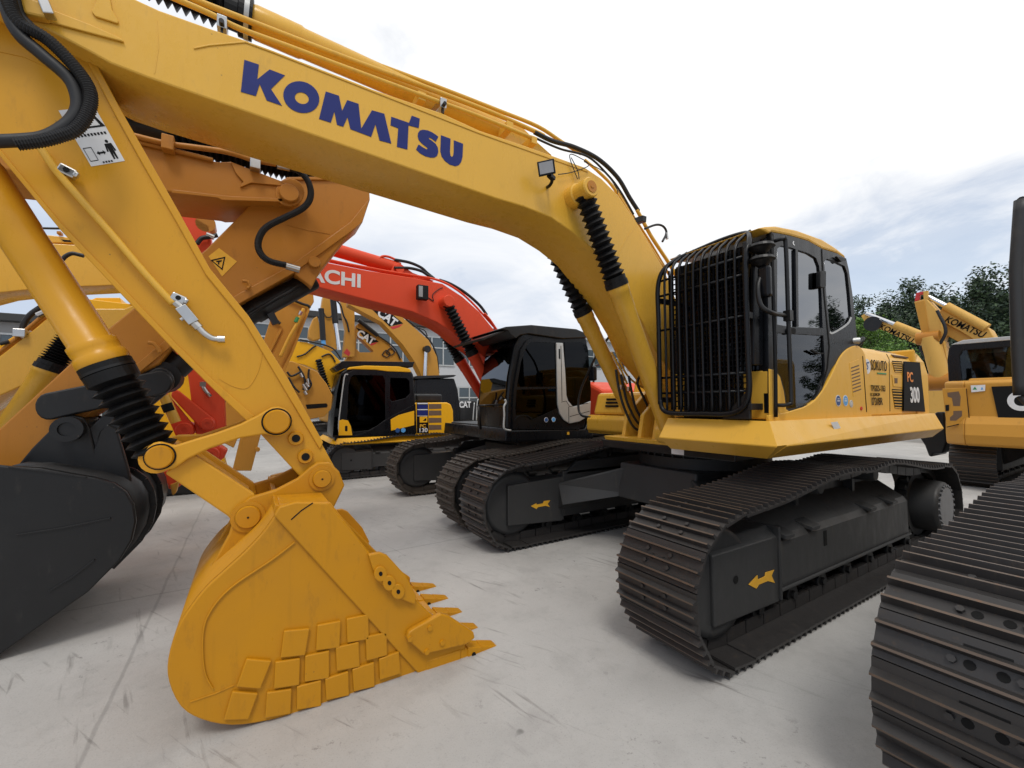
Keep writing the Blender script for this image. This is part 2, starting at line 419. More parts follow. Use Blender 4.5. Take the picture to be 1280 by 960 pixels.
    hub = w.build('final_drive', M['frame'], root, T=T)
    w = MB()
    for i in range(24):
        a = 2*math.pi*i/24; c = (-2.05+.235*math.cos(a), yc+o*W*.44, .475+.235*math.sin(a))
        w.cyl(c, (c[0], c[1]+o*.016, c[2]), .014, 6)
    w.cyl((-2.05, yc+o*W*.44, .475), (-2.05, yc+o*(W*.44+.012), .475), .215, 32)
    w.build('drive_cover', M['hub'], hub, T=T)
    for i in range(7):
        x = -1.45+i*.47
        w = MB(); w.lathe((x, yc-.105, .165), (x, yc+.105, .165), [(0, .075), (.15, .085), (.2, .07), (.8, .07), (.85, .085), (1, .075)], 16)
        w.cyl((x, yc-.125, .165), (x, yc+.125, .165), .03, 10)
        w.build('track_roller', M['black'], root, T=T)
    for x in (-.65, .45):
        w = MB(); w.lathe((x, yc-.13, .94), (x, yc+.13, .94), [(0, .06), (.1, .07), (.9, .07), (1, .06)], 14)
        w.bar((x, yc-o*.1, .92), (x, yc-o*.1, .66), .09, .05)
        w.build('carrier_roller', M['frame'], root, T=T)
    return gd
def arrow_decal(parent, y, pts):
    slab('arrow_mark', M['arrow'], parent, y+.003, .0025, px=[pts], bevel=0)
def centre_frame(root, T, W=.6, g=1.27):
    b = MB()
    yi = g-W*.3+.02
    for s in (1, -1):
        for x0, x1 in ((.55, 1.25), (-1.25, -.55)):
            arch = [(.35*s, .93), (yi*s, .66), (yi*s, .34), ((yi-.12)*s, .42), (.75*s, .60), (.35*s, .60)]
            xs = (x0*.55 if x0 > 0 else x0, x1 if x0 > 0 else x1*.55)
            lo = [((.25 if x0 > 0 else -.75), .35*s, .93), (x0, yi*s, .66), (x0, yi*s, .34), (x0, (yi-.12)*s, .42), ((.3 if x0 > 0 else -.7), .75*s, .60), ((.25 if x0 > 0 else -.75), .35*s, .58)]
            hi = [((.75 if x0 > 0 else -.25), .35*s, .93), (x1, yi*s, .66), (x1, yi*s, .34), (x1, (yi-.12)*s, .42), ((.7 if x0 > 0 else -.3), .75*s, .60), ((.75 if x0 > 0 else -.25), .35*s, .58)]
            b.hexa(lo, hi)
    b.hexa([(-.85, -.5, .56), (.85, -.5, .56), (.85, .5, .56), (-.85, .5, .56)], [(-.8, -.5, .95), (.8, -.5, .95), (.8, .5, .95), (-.8, .5, .95)])
    b.build('centre_frame', M['frame'], root, .02, T)
    r = MB(); r.cyl((0, 0, .95), (0, 0, 1.06), .70, 40); r.cyl((0, 0, 1.06), (0, 0, 1.2), .62, 40)
    for i in range(36):
        a = 2*math.pi*i/36; r.cyl((.67*math.cos(a), .67*math.sin(a), 1.06), (.67*math.cos(a), .67*math.sin(a), 1.085), .014, 6)
    r.build('slewing_ring', M['frame'], root, T=T)

# ------------------------------------------------------------------ shared pieces
def ram(name, root, a, b, split, r, rodr, n, mats=None, bell=True, mat='yellow', T=None):
    """hydraulic ram from barrel end a to rod end b; split: fraction where the barrel ends; bellows or bright rod beyond"""
    a = Vector(a); b = Vector(b); c = a+(b-a)*split
    m = MB(); m.lathe(a, c, [(0, r*.9), (.02, r), (.85, r), (.86, r*1.06), (.955, r*1.06), (.96, r*1.13), (1, r*1.13)], 24)
    ax = Vector((0, 1, 0)); m.cyl(a-ax*r*1.2, a+ax*r*1.2, r*1.15, 20)
    o = m.build(name, M[mat], root, T=T)
    m = MB()
    if bell:
        L = (b-c).length; cap = min(.09/L, .3)
        prof = [(0, r*1.15), (.0, r*1.2), (cap*.5, r*1.2), (cap*.52, r*1.12), (cap, r*1.14)]+bellows_prof(n, r*.80, r*1.22, cap, .985, .86)
        m.lathe(c, b, prof, 22, False); m.build('bellows', M['rubber'], o, T=T)
    else:
        m.cyl(c, b, rodr, 16); m.cyl(b-ax*rodr*1.6, b+ax*rodr*1.6, rodr*1.9, 16); m.build('rod', M['rod'], o, T=T)
    return o
def hose(name, root, pts, r, mat='hose', n=8, T=None, ribbed=False):
    P = cr(pts, n)
    if ribbed:
        # fine spiral guard
        Lp = resample_open(P, int(sum((b-a).length for a, b in zip(P, P[1:]))/.0055))
        m = MB(); k = len(Lp); m.tube(Lp, lambda t: r*(1.0 if int(t*(k-1)+.5) % 2 else .84), 10)
        for i in range(len(m.sm)): m.sm[i] = False
    else:
        m = MB(); m.tube(P, r, 10)
    return m.build(name, M[mat], root, T=T)
def resample_open(P, n):
    L = [0]
    for a, b in zip(P, P[1:]): L.append(L[-1]+(b-a).length)
    out = []; j = 0
    for i in range(n):
        s = L[-1]*i/(n-1)
        while j < len(P)-2 and L[j+1] < s: j += 1
        t = (s-L[j])/max(L[j+1]-L[j], 1e-9); out.append(P[j].lerp(P[j+1], min(t, 1)))
    return out
def QP(pts, y): return [Q(a, b, y=y) for a, b in pts]
I4 = Matrix.Identity(4)
# ------------------------------------------------------------------ lettering of the boom (traced outlines, photo px)
Z2 = lambda pts: zm(250, 0, 2.977, pts)
LETTERS = [
 [[(165, 222), (219, 240), (213, 295), (259, 258), (316, 280), (264, 331), (305, 393), (248, 373), (222, 312), (208, 357), (152, 341)]],
 [ell(377, 361, 69, 57, .42, 28), ell(379, 365, 27, 21, .42, 20)],
 [[(468, 340), (517, 356), (529, 412), (548, 372), (590, 386), (600, 478), (640, 410), (686, 423), (712, 534), (668, 522), (653, 462), (637, 509), (560, 480), (549, 436), (533, 471), (510, 464), (500, 415), (487, 456), (443, 442)]],
 [[(712, 434), (778, 457), (788, 430), (818, 441), (814, 476), (776, 466), (772, 556), (733, 546), (738, 477), (709, 466)]],
 [zm(0, 0, 1, [((480+a/10.667-250)*2.977, (130+b/10.667)*2.977) for a, b in [(725, 435), (690, 408), (640, 375), (580, 350), (520, 342), (478, 352), (455, 385), (450, 430), (462, 475), (495, 515), (530, 545), (575, 580), (583, 597), (565, 603), (520, 578), (462, 538), (428, 605), (480, 655), (550, 695), (620, 713), (675, 712), (708, 690), (725, 640), (718, 580), (690, 530), (640, 490), (600, 462), (598, 448), (620, 450), (655, 475), (690, 503)]])],
 [[((480+a/10.667-250)*2.977, (130+b/10.667)*2.977) for a, b in [(760, 415), (888, 462), (880, 640), (888, 690), (905, 705), (922, 690), (930, 650), (932, 482), (1055, 530), (1048, 700), (1030, 770), (1000, 812), (955, 828), (880, 808), (815, 760), (770, 700), (752, 630)]]],
]
def logo(root, y):
    for pl in LETTERS:
        slab('letter', M['navy'], root, y+.003, .0028, px=[Z2(p) for p in pl], bevel=0)

# ================================================================== MAIN EXCAVATOR
ex = thing('excavator', 'large yellow excavator with a black bar guard over its cab and 300 on its flank', 'excavator', (0, 0, 0))
for s_, yc in ((1, 1.27), (-1, -1.27)):
    gd = crawler(ex, I4, yc, .60, s_, 48)
    if s_ > 0: arrow_decal(gd, yc+.156, zm(760, 560, 3.2, [(562, 546), (598, 509), (600, 526), (628, 513), (630, 498), (665, 487), (655, 511), (668, 540), (640, 532), (605, 546), (594, 563)]))
    else: arrow_decal(gd, yc+.18, zm(560, 540, 5.333, [(553, 494), (590, 474), (590, 484), (632, 476), (640, 460), (682, 455), (665, 480), (680, 500), (650, 492), (600, 501), (590, 514)]))
centre_frame(ex, I4)
# deck / skirts
b = MB()
sec = [(-1.38, 1.30), (-1.38, 1.46), (1.30, 1.46), (1.30, 1.24), (-1.2, 1.24)]
b.hexa([(-2.35, -1.36, 1.24), (-2.35, -1.36, 1.47), (-2.35, 1.33, 1.47), (-2.35, 1.33, 1.24)], [(.35, -1.3, 1.24), (.35, -1.3, 1.30), (.35, 1.33, 1.47), (.35, 1.33, 1.24)])
b.build('deck', M['yellow'], ex, .01)
# left skirt: lip on top, slope outwards, turned under
def skirt_pts(x, ylip, yout):
    return [(x, ylip, 1.495), (x, yout, 1.325), (x, yout, 1.315), (x, ylip-.03, 1.215), (x, ylip-.10, 1.22), (x, ylip-.06, 1.475)]
b = MB()
b.hexa(skirt_pts(-2.38, 1.40, 1.47), skirt_pts(1.17, 1.40, 1.50))
b.hexa([(1.17, 1.40, 1.495), (1.22, .40, 1.495), (1.32, .36, 1.29), (1.28, .40, 1.235), (1.12, .44, 1.235), (1.12, 1.30, 1.235)][0:0] or
       [(1.20, 1.40, 1.495), (1.30, 1.50, 1.325), (1.30, 1.50, 1.315), (1.19, 1.37, 1.215), (1.07, 1.26, 1.22), (1.13, 1.34, 1.475)],
       [(1.20, .50, 1.495), (1.30, .48, 1.325), (1.30, .48, 1.315), (1.19, .52, 1.215), (1.07, .52, 1.22), (1.13, .50, 1.475)])
b.hexa([(1.165, 1.40, 1.495), (1.20, 1.40, 1.495), (1.30, 1.50, 1.325), (1.165, 1.50, 1.325)], [(1.165, 1.30, 1.25), (1.17, 1.30, 1.25), (1.19, 1.37, 1.215), (1.165, 1.37, 1.215)])
sk = b.build('skirt', M['hood'], ex, .008)
slab('paper_label', M['white'], sk, 1.452, .004, px=[[(1039, 528), (1047, 527), (1051, 535), (1043, 537)]], bevel=0)
# ---------------- engine housing
b = MB()
def hsec(x, k=0): return [(x, 1.33, 1.48), (x, 1.33, 2.04), (x, 1.27, 2.16), (x, 1.08, 2.235+k), (x, -1.10, 2.235+k), (x, -1.30, 2.14), (x, -1.33, 2.0), (x, -1.33, 1.48)]
b.hexa(hsec(-2.06), hsec(-.62))
hd = b.build('engine_cover', M['hood'], ex, .025)
b = MB()
b.box((-1.28, -.7, 2.23), (-.75, .4, 2.33)); b.build('bonnet', M['hood'], hd, .03)
b = MB(); b.lathe((-1.35, -.75, 2.2), (-1.35, -.75, 2.62), [(0, .06), (1, .06)], 14); b.build('exhaust_pipe', M['black'], ex)
# counterweight
b = MB(); b.box((.2, .46, 1.24), (1.15, 1.33, 1.47)); b.build('cab_floor', M['yellow'], ex, .01)
b = MB(); b.box((-.3, -.6, 1.13), (.98, 1.0, 1.214)); ud = b.build('under_frame', M['black'], ex, .01)
b = MB(); b.box((.981, .36, 1.14), (.984, .50, 1.20)); b.build('small_plate', M['white'], ud)
cw = [(-2.07, 1.335), (-2.42, 1.335), (-2.62, 1.27), (-2.85, 1.02), (-3.02, .55), (-3.06, 0), (-3.02, -.55), (-2.85, -1.02), (-2.62, -1.27), (-2.42, -1.335), (-2.07, -1.335)]
b = MB()
lv = [(1.27, .0), (1.33, .02), (1.95, .02), (2.10, -.03), (2.20, -.13), (2.235, -.28)]
rings = []
for z, g in lv:
    rings.append(b.add([(x-(g if i not in (0, len(cw)-1) else 0)*1., y*(1+g*.25 if 0 < i < len(cw)-1 else 1), z) for i, (x, y) in enumerate(cw)]))
n = len(cw)
for k0, k1 in zip(rings, rings[1:]):
    for i in range(n): j = (i+1) % n; b.face([k0+i, k0+j, k1+j, k1+i])
b.face([rings[0]+i for i in range(n)][::-1]); b.face([rings[-1]+i for i in range(n)])
cwt = b.build('counterweight', M['hood'], ex, .02)
# swoop panel below the cab, on the left side
sw = slab('side_panel', M['hood'], ex, 1.345, .03, px=[smooth2([(1083, 452), (1080, 440), (1072, 432), (1060, 436), (1050, 447), (1041, 466), (1030, 486), (1018, 501), (1005, 509)], 4)+[(985, 515), (962, 519), (962, 527.5), (1090, 522)]], bevel=.006)
b = MB(); b.hexa([(-.62, 1.325, 1.48), (-.62, 1.325, 2.04), (-.62, 1.20, 2.2), (-.62, .5, 2.2), (-.62, .5, 1.48)], [(-.43, 1.325, 1.48), (-.43, 1.325, 2.02), (-.43, 1.20, 2.17), (-.43, .5, 2.17), (-.43, .5, 1.48)])
b.build('cover_front', M['hood'], hd, .02)
# door seams, slots, vents
Z6 = lambda pts: zm(1040, 410, 6, pts)
for seam in ([(190, 150), (232, 210), (262, 630)], [(345, 120), (410, 195), (430, 235), (436, 625)]):
    slab('seam', M['ink'], hd, 1.3485 if seam[0][0] == 190 else 1.332, .003, px=[Z6(thick(seam[1:], 3))], bevel=0)
for k in range(8):
    y0 = 285+k*25.5; x0 = 142+k*2.2
    slab('vent_slot', M['brown'], sw, 1.348, .003, px=[Z6([(x0, y0+12), (x0+62, y0-10), (x0+62, y0+0), (x0, y0+22)])], bevel=0)
fr = slab('vent_frame', M['hood'], sw, 1.3475, .003, px=[Z6([(130, 262), (205, 232), (232, 480), (160, 515)])], bevel=.002)
for (ya, yb) in ((250, 330), (462, 602)):
    vb = slab('vent', M['ink'], hd, 1.334, .004, px=[Z6([(452, ya-5), (528, ya), (526, yb+4), (474, yb)])], bevel=0)
    nl = 5 if yb-ya < 100 else 7
    for k in range(nl):
        yy = ya+8+(yb-ya-14)*k/(nl-1); xl = 452+22*(yy-ya)/(yb-ya) if True else 0
        slab('vent_slat', M['hood'], vb, 1.3375, .004, px=[Z6([(xl+2, yy-3), (525, yy), (525, yy+7), (xl+2, yy+4)])], bevel=0)
# vent on the sloping shoulder
b = MB()
for k in range(4):
    t = k/4
    b.hexa([(-1.56, 1.30-.19*t, 2.125+.085*t), (-1.98, 1.30-.19*t, 2.125+.085*t), (-1.98, 1.27-.19*t, 2.14+.085*t), (-1.56, 1.27-.19*t, 2.14+.085*t)],
           [(-1.56, 1.305-.19*t, 2.14+.085*t), (-1.98, 1.305-.19*t, 2.14+.085*t), (-1.98, 1.275-.19*t, 2.155+.085*t), (-1.56, 1.275-.19*t, 2.155+.085*t)])
b.build('shoulder_vent', M['brown'], hd)
lp = slab('latch_panel', M['hood'], hd, 1.336, .005, px=[Z6([(452, 352), (527, 358), (526, 445), (462, 440)])], bevel=.003)
slab('latch', M['brown'], lp, 1.339, .003, px=[Z6([(470, 375), (492, 376), (492, 415), (472, 414)])], bevel=0)
bp = slab('number_panel', M['ink'], cwt, 1.349, .014, px=[Z6([(545, 250), (660, 258), (700, 628), (540, 622)])], bevel=0)
def side_text(s, x, z, size, mat, parent, y, bold=.0, sx=1., shear=0.):
    return text('lettering', s, M[mat], parent, (x, y, z), (-1, 0, 0), (0, 0, 1), size, bold, sx, shear)
q = Q(*Z6([(586, 372)])[0], y=1.352); side_text('PC', q.x, q.z, .15, 'orangeink', bp, 1.352, .003, 1.0)
q = Q(*Z6([(622, 508)])[0], y=1.352); side_text('300', q.x, q.z, .235, 'white', bp, 1.352, .007, .82)
q = Q(*Z6([(354, 285)])[0], y=1.337); side_text('SOKUTO', q.x, q.z, .15, 'ink', hd, 1.337, .0, .66)
q = Q(*Z6([(372, 340)])[0], y=1.337)
b = MB(); b.box((q.x-.13, 1.333, q.z-.008), (q.x+.10, 1.336, q.z+.006)); b.build('underline', M['green'], hd)
q = Q(*Z6([(268, 288)])[0], y=1.337)
b = MB(); b.cyl((q.x, 1.333, q.z), (q.x, 1.3345, q.z), .075, 24); dsc = b.build('badge', M['white'], hd)
slab('badge_mark', M['dkblue'], dsc, 1.337, .002, xz=[thick(smooth2([(q.x-.04, q.z+.04), (q.x+.02, q.z+.03), (q.x-.01, q.z-.01), (q.x+.035, q.z-.035)], 4), .014)], bevel=0)
q = Q(*Z6([(348, 455)])[0], y=1.337); side_text('TPG025-1763', q.x, q.z, .088, 'ink', hd, 1.337, .0, .72)
q = Q(*Z6([(325, 500)])[0], y=1.337); side_text('EC:1JOMCSM', q.x, q.z, .045, 'ink', hd, 1.337, 0, .9)
q = Q(*Z6([(340, 553)])[0], y=1.337); side_text('I73/8R', q.x, q.z, .11, 'ink', hd, 1.337, .0, .95)
for (cx, cy, rr, mt) in ((50, 545, .052, 'dkblue'), (104, 545, .052, 'ltblue'), (148, 568, .035, 'silver')):
    q = Q(*Z6([(cx, cy)])[0], y=1.35)
    b = MB(); b.cyl((q.x, 1.346, q.z), (q.x, 1.348, q.z), rr, 22); st = b.build('round_sticker', M['white'], sw)
    b = MB(); b.cyl((q.x, 1.3481, q.z), (q.x, 1.3495, q.z), rr*.86, 22); b.build('sticker_face', M[mt], st)
    b = MB(); b.box((q.x-rr*.5, 1.3496, q.z-rr*.12), (q.x+rr*.5, 1.3502, q.z+rr*.05)); b.box((q.x-rr*.35, 1.3496, q.z+rr*.25), (q.x+rr*.35, 1.3502, q.z+rr*.38)); b.build('sticker_text', M['white'], st)
q = Q(*Z6([(222, 603)])[0], y=1.35); b = MB(); b.cyl((q.x, 1.34, q.z), (q.x, 1.353, q.z), .018, 12); b.build('lock', M['redink'], sw)
# blue sticker on the shoulder of the counterweight
b = MB(); b.hexa([(-2.12, 1.245, 2.165), (-2.42, 1.245, 2.155), (-2.42, 1.14, 2.205), (-2.12, 1.14, 2.207)], [(-2.12, 1.25, 2.17), (-2.42, 1.25, 2.16), (-2.42, 1.145, 2.21), (-2.12, 1.145, 2.212)])
b.build('blue_sticker', M['ltblue'], cwt)
# hand rails at the rear edge
rl = MB(); rl.tube(cr([(-.58, 1.30, 2.16), (-.62, 1.34, 2.22), (-.66, 1.34, 2.26)], 3), .018, 8); rl.build('hood_stay', M['black'], hd)

# ---------------- cab
cb = MB()
side = [(1.00, 1.49), (1.00, 2.30), (.955, 2.93), (.86, 3.0), (-.33, 3.0), (-.41, 2.94), (-.50, 2.2), (-.50, 1.49)]
Y0, Y1 = .44, 1.30
def ring_frame(y0, y1):
    for a, c in zip(side, side[1:]+side[:1]): pass
# hollow shell: floor, rear wall, roof, far wall, posts
cb.box((-.50, Y0, 1.49), (1.02, Y1, 1.56))
cb.hexa([(-.50, Y0, 1.5), (-.50, Y1, 1.5), (-.45, Y1, 1.5), (-.45, Y0, 1.5)], [(-.41, Y0, 2.95), (-.41, Y1, 2.95), (-.36, Y1, 2.95), (-.36, Y0, 2.95)])
cb.box((-.40, Y0, 2.90), (.93, Y1, 2.96))
cb.hexa([(-.5, Y0, 1.5), (1.0, Y0, 1.5), (1.0, Y0+.04, 1.5), (-.5, Y0+.04, 1.5)], [(-.4, Y0, 2.93), (.95, Y0, 2.93), (.95, Y0+.04, 2.93), (-.4, Y0+.04, 2.93)])
for yy in (Y0, Y1-.07):
    cb.hexa([(.97, yy, 1.5), (1.04, yy, 1.5), (1.04, yy+.07, 1.5), (.97, yy+.07, 1.5)], [(.90, yy, 2.95), (.97, yy, 2.95), (.97, yy+.07, 2.95), (.90, yy+.07, 2.95)])
cb.hexa([(1.0, Y0, 1.5), (1.05, Y0, 1.5), (1.05, Y1, 1.5), (1.0, Y1, 1.5)], [(1.0, Y0, 1.75), (1.045, Y0, 1.75), (1.045, Y1, 1.75), (1.0, Y1, 1.75)])
cab = cb.build('cab', M['cabblack'], ex, .012)
# left face of the cab with its window openings
Z4 = lambda pts: zm(900, 270, 3.428, pts)
outer = [(222, 70), (300, 85), (380, 108), (440, 142), (500, 160), (541, 182), (552, 230), (570, 350), (583, 480), (590, 545), (560, 575), (520, 605), (480, 650), (455, 700), (430, 765), (400, 805), (350, 828), (280, 840), (215, 845), (208, 600), (205, 300)]
win1 = [(245, 140), (262, 127), (300, 134), (380, 160), (412, 180), (425, 215), (435, 330), (440, 480), (300, 475), (245, 465)]
win2 = [(447, 195), (458, 183), (490, 193), (535, 215), (546, 245), (556, 340), (563, 430), (552, 455), (520, 480), (480, 502), (470, 480), (455, 330)]
win3 = [(246, 500), (443, 512), (450, 640), (447, 690), (420, 760), (395, 800), (340, 822), (287, 828), (280, 760), (262, 690), (245, 672)]
dr = slab('door_side', M['cabblack'], cab, 1.335, .045, px=[Z4(outer), Z4(win1), Z4(win2), Z4(win3)], bevel=.006)
slab('door_window', M['glass'], dr, 1.322, .004, px=[Z4(win1)], bevel=0)
slab('door_window', M['glass'], dr, 1.322, .004, px=[Z4(win2)], bevel=0)
slab('lower_door_window', M['glasslow'], dr, 1.322, .004, px=[Z4(win3)], bevel=0)
slab('window_trim', M['silver'], dr, 1.3375, .003, px=[Z4(smooth2([(470, 500), (482, 506), (520, 486), (552, 462), (566, 436)], 4)+smooth2([(560, 432), (548, 456), (518, 479), (483, 498), (474, 494)], 4))], bevel=0)
slab('window_bar', M['cabblack'], dr, 1.34, .02, px=[Z4([(324, 142), (335, 145), (338, 474), (328, 473)])], bevel=.003)
slab('door_seam', M['ink'], dr, 1.3385, .003, px=[Z4(thick([(437, 142), (447, 330), (462, 480), (470, 560), (462, 650), (440, 730)], 4))], bevel=0)
slab('hinge', M['rubber'], dr, 1.37, .035, px=[Z4(rrect(430, 235, 455, 306, 5))], bevel=.006)
slab('yellow_corner', M['hood'], dr, 1.342, .01, px=[Z4([(212, 655), (235, 660), (258, 690), (274, 750), (284, 828), (300, 838), (500, 835), (500, 870), (214, 872)])], bevel=.003)
# handle bits and black pull
slab('door_handle', M['ink'], dr, 1.355, .02, px=[Z4(thick([(395, 575), (425, 590), (445, 588)], 6))], bevel=0)
slab('door_lock', M['ink'], dr, 1.35, .02, px=[Z4(rrect(293, 480, 325, 505, 8))], bevel=0)
slab('oval_mark', M['white'], dr, 1.3375, .002, px=[Z4(thick(smooth2([(316, 108), (314, 118), (320, 126)], 4), 4))], bevel=0)
# roof
b = MB()
rs = [(.93, 2.93), (.88, 3.0), (.70, 3.035), (.2, 3.055), (-.2, 3.03), (-.36, 2.985), (-.42, 2.93)]
def roofsec(y, dz): return [(x, y, z+dz if z > 2.95 else z) for x, z in rs]
rf = slab('roof', M['hood'], cab, 1.325, .86, px=[zm(900, 270, 3.428, [(212, 74), (222, 67), (300, 82), (380, 105), (440, 139), (500, 157), (544, 186), (534, 166), (500, 138), (440, 100), (330, 60), (240, 42), (200, 44), (170, 50)])], bevel=.02)
b = MB(); b.cyl((.72, 1.12, 3.03), (.72, 1.12, 3.07), .03, 12); b.box((-.02, .6, 3.03), (.5, 1.0, 3.062)); b.build('roof_hatch', M['hood'], rf, .008)
# front: glass, yellow lower corner, black corner post
b = MB(); b.hexa([(1.035, Y0+.06, 1.74), (1.035, Y1-.06, 1.74), (1.03, Y1-.06, 1.74), (1.03, Y0+.06, 1.74)], [(.965, Y0+.06, 2.90), (.965, Y1-.06, 2.90), (.96, Y1-.06, 2.90), (.96, Y0+.06, 2.90)])
b.build('windscreen', M['glassdark'], cab)
b = MB(); b.hexa([(1.06, 1.12, 1.5), (1.06, 1.33, 1.5), (.99, 1.335, 1.5), (.99, 1.12, 1.5)], [(1.06, 1.12, 1.88), (1.06, 1.33, 1.88), (.99, 1.335, 1.88), (.99, 1.12, 1.88)])
b.build('front_panel', M['hood'], cab, .01)
b = MB(); b.box((1.0, .45, 1.5), (1.06, .56, 1.9))
b.build('front_panel', M['hood'], cab, .01)
b = MB(); b.box((.72, .62, 1.56), (.95, 1.1, 1.68)); b.build('floor_mat', M['rubber'], cab)
b = MB(); b.box((.36, .75, 1.56), (.86, 1.22, 1.97)); b.build('seat_box', M['brown'], cab, .05)
b = MB(); b.hexa([(-.02, .66, 1.9), (.42, .66, 1.9), (.42, 1.08, 1.9), (-.02, 1.08, 1.9)], [(-.02, .66, 2.04), (.42, .66, 2.02), (.42, 1.08, 2.02), (-.02, 1.08, 2.04)])
b.hexa([(-.12, .66, 2.0), (.02, .66, 2.0), (.02, 1.08, 2.0), (-.12, 1.08, 2.0)], [(-.22, .68, 2.72), (-.10, .68, 2.72), (-.10, 1.06, 2.72), (-.22, 1.06, 2.72)])
b.build('seat', M['rubber'], cab, .04)
# front guard of vertical bars
GX = 1.25
def GZ(y, z, x=GX): return Vector((x, y, z))
b = MB()
GR = 1.285
loop = cr([GZ(.46, 1.62), GZ(.46, 2.0), GZ(.46, 2.4), GZ(.46, 2.70), GZ(.50, 2.86, 1.22), GZ(.58, 2.96, 1.12), GZ(.7, 3.0, 1.06), GZ(.95, 3.03, 1.03), GZ(1.14, 3.02, 1.04), GZ(1.23, 2.975, 1.09), GZ(GR, 2.87, 1.19), GZ(GR, 2.7), GZ(GR, 2.0), GZ(GR, 1.72), GZ(1.24, 1.60), GZ(1.12, 1.545), GZ(.9, 1.54), GZ(.6, 1.54), GZ(.49, 1.57), GZ(.46, 1.66)], 5)
b.tube(loop, .021, 8)
gdg = b.build('front_guard', M['cabblack'], cab)
for i in range(10):
    y = .535+.074*i
    b = MB(); b.tube(cr([(GX, y, 1.55), (GX, y, 2.1), (GX, y, 2.70), (1.22, y, 2.87), (1.12, y, 2.96), (1.02, y, 3.03)], 5), .012, 6); b.build('guard_bar', M['cabblack'], gdg)
for z in (1.72, 1.86, 2.30, 2.62, 2.76):
    b = MB(); b.tube([(GX-.012, .46, z), (GX-.012, GR, z)], .011, 6); b.build('guard_crossbar', M['cabblack'], gdg)
b = MB()
for i in range(20):
    y = .56+.0365*i
    b.bar((GX-.035, y, 1.57), (GX-.035, y, 2.84), .012, .012)
for k in range(26):
    z = 1.60+.046*k; b.bar((GX-.048, .55, z), (GX-.048, 1.27, z), .010, .010)
b.build('guard_mesh', M['cabblack'], gdg)
b = MB()
for z in (1.60, 2.30, 2.84): b = MB(); b.bar((.98, 1.26, z), (GX, GR, z), .03, .05); b.build('guard_bracket', M['black'], gdg, .004)
for z in (2.58, 1.66): b = MB(); b.bar((.98, .47, z), (GX, .46, z), .03, .05); b.build('guard_bracket', M['black'], gdg, .004)
# lower hook plates
b = MB(); b.hexa([(GX-.04, 1.05, 1.505), (GX-.01, 1.05, 1.505), (GX-.01, 1.28, 1.505), (GX-.04, 1.28, 1.505)], [(GX-.04, 1.12, 1.58), (GX-.01, 1.12, 1.58), (GX-.01, 1.28, 1.74), (GX-.04, 1.28, 1.74)])
b.build('guard_plate', M['black'], gdg, .006)
b = MB(); b.hexa([(1.07, 1.27, 1.92), (GX-.05, 1.27, 1.92), (GX-.05, 1.30, 1.92), (1.07, 1.30, 1.92)], [(1.02, 1.27, 2.86), (1.14, 1.27, 2.84), (1.14, 1.30, 2.84), (1.02, 1.30, 2.86)])
b.build('side_guard', M['cabblack'], gdg, .006)
# work lamps on the guard corner, mirror, grab rail
for z in (2.80, 2.70):
    b = MB(); b.lathe((1.16, 1.36, z+.035), (1.16, 1.36, z-.035), [(0, .085), (.3, .095), (.45, .075), (1, .03)], 20, False); b.build('lamp_bowl', M['black'], gdg)
b = MB(); b.box((1.14, 1.34, 2.42), (1.20, 1.43, 2.66)); b.build('mirror', M['cabblack'], cab, .02)
hose('mirror_arm', cab, [(1.17, 1.36, 2.60), (1.22, 1.36, 2.50), (1.23, 1.38, 2.36), (1.16, 1.42, 2.30), (1.0, 1.42, 2.30), (.92, 1.40, 2.30)], .017, 'black', 5)
b = MB(); b.tube(cr([(.97, 1.345, 2.90), (.96, 1.42, 2.90), (.93, 1.425, 2.86), (.93, 1.425, 2.3), (.93, 1.425, 1.70), (.95, 1.42, 1.62), (.98, 1.345, 1.61)], 5), .016, 8)
b.bar((.93, 1.425, 2.26), (.93, 1.425, 2.34), .05, .05); b.build('grab_rail', M['black'], cab)
b = MB(); b.tube(cr([(1.0, 1.36, 2.95), (1.03, 1.37, 2.6), (1.03, 1.37, 2.0), (1.03, 1.36, 1.52)], 4), .014, 8); b.build('corner_strip', M['rubber'], cab)
b = MB(); b.cyl((-.47, 1.32, 2.22), (-.50, 1.37, 2.22), .03, 10); b.build('rear_lamp', M['silver'], cab)
slab('rain_rail', M['rubber'], cab, 1.36, .02, px=[Z4([(500, 172), (541, 182), (541, 190), (520, 196)])], bevel=.002)
def depth(P): return (Vector(P)-CAM).dot(_w)
# ---------------- boom of the main excavator
BY, BW = .20, .54
up_ = [(-70, -115), (60, -52), (198, 12), (262, 35), (307, 50), (430, 97), (465, 111), (552, 141), (600, 163), (659, 183), (703, 199), (731, 209), (752, 223), (773, 244), (799, 284), (830, 336)]
lo_ = [(-70, -22), (44, 29), (111, 64), (138, 79), (185, 97), (250, 119), (350, 154), (465, 195), (570, 231), (620, 248), (654, 258), (689, 272), (717, 291), (741, 312), (765, 344), (786, 372), (806, 408), (820, 440)]
xz_up = [(q.x, q.z) for q in QP(up_, BY)]; xz_lo = [(q.x, q.z) for q in QP(lo_, BY)]
outl = xz_up + [(.55, 2.55), (.18, 2.02), (.08, 1.86), (.10, 1.70), (.24, 1.62), (.42, 1.66)] + xz_lo[::-1]
boom = slab('boom', M['yellow'], ex, BY, BW, xz=[outl], bevel=.010)
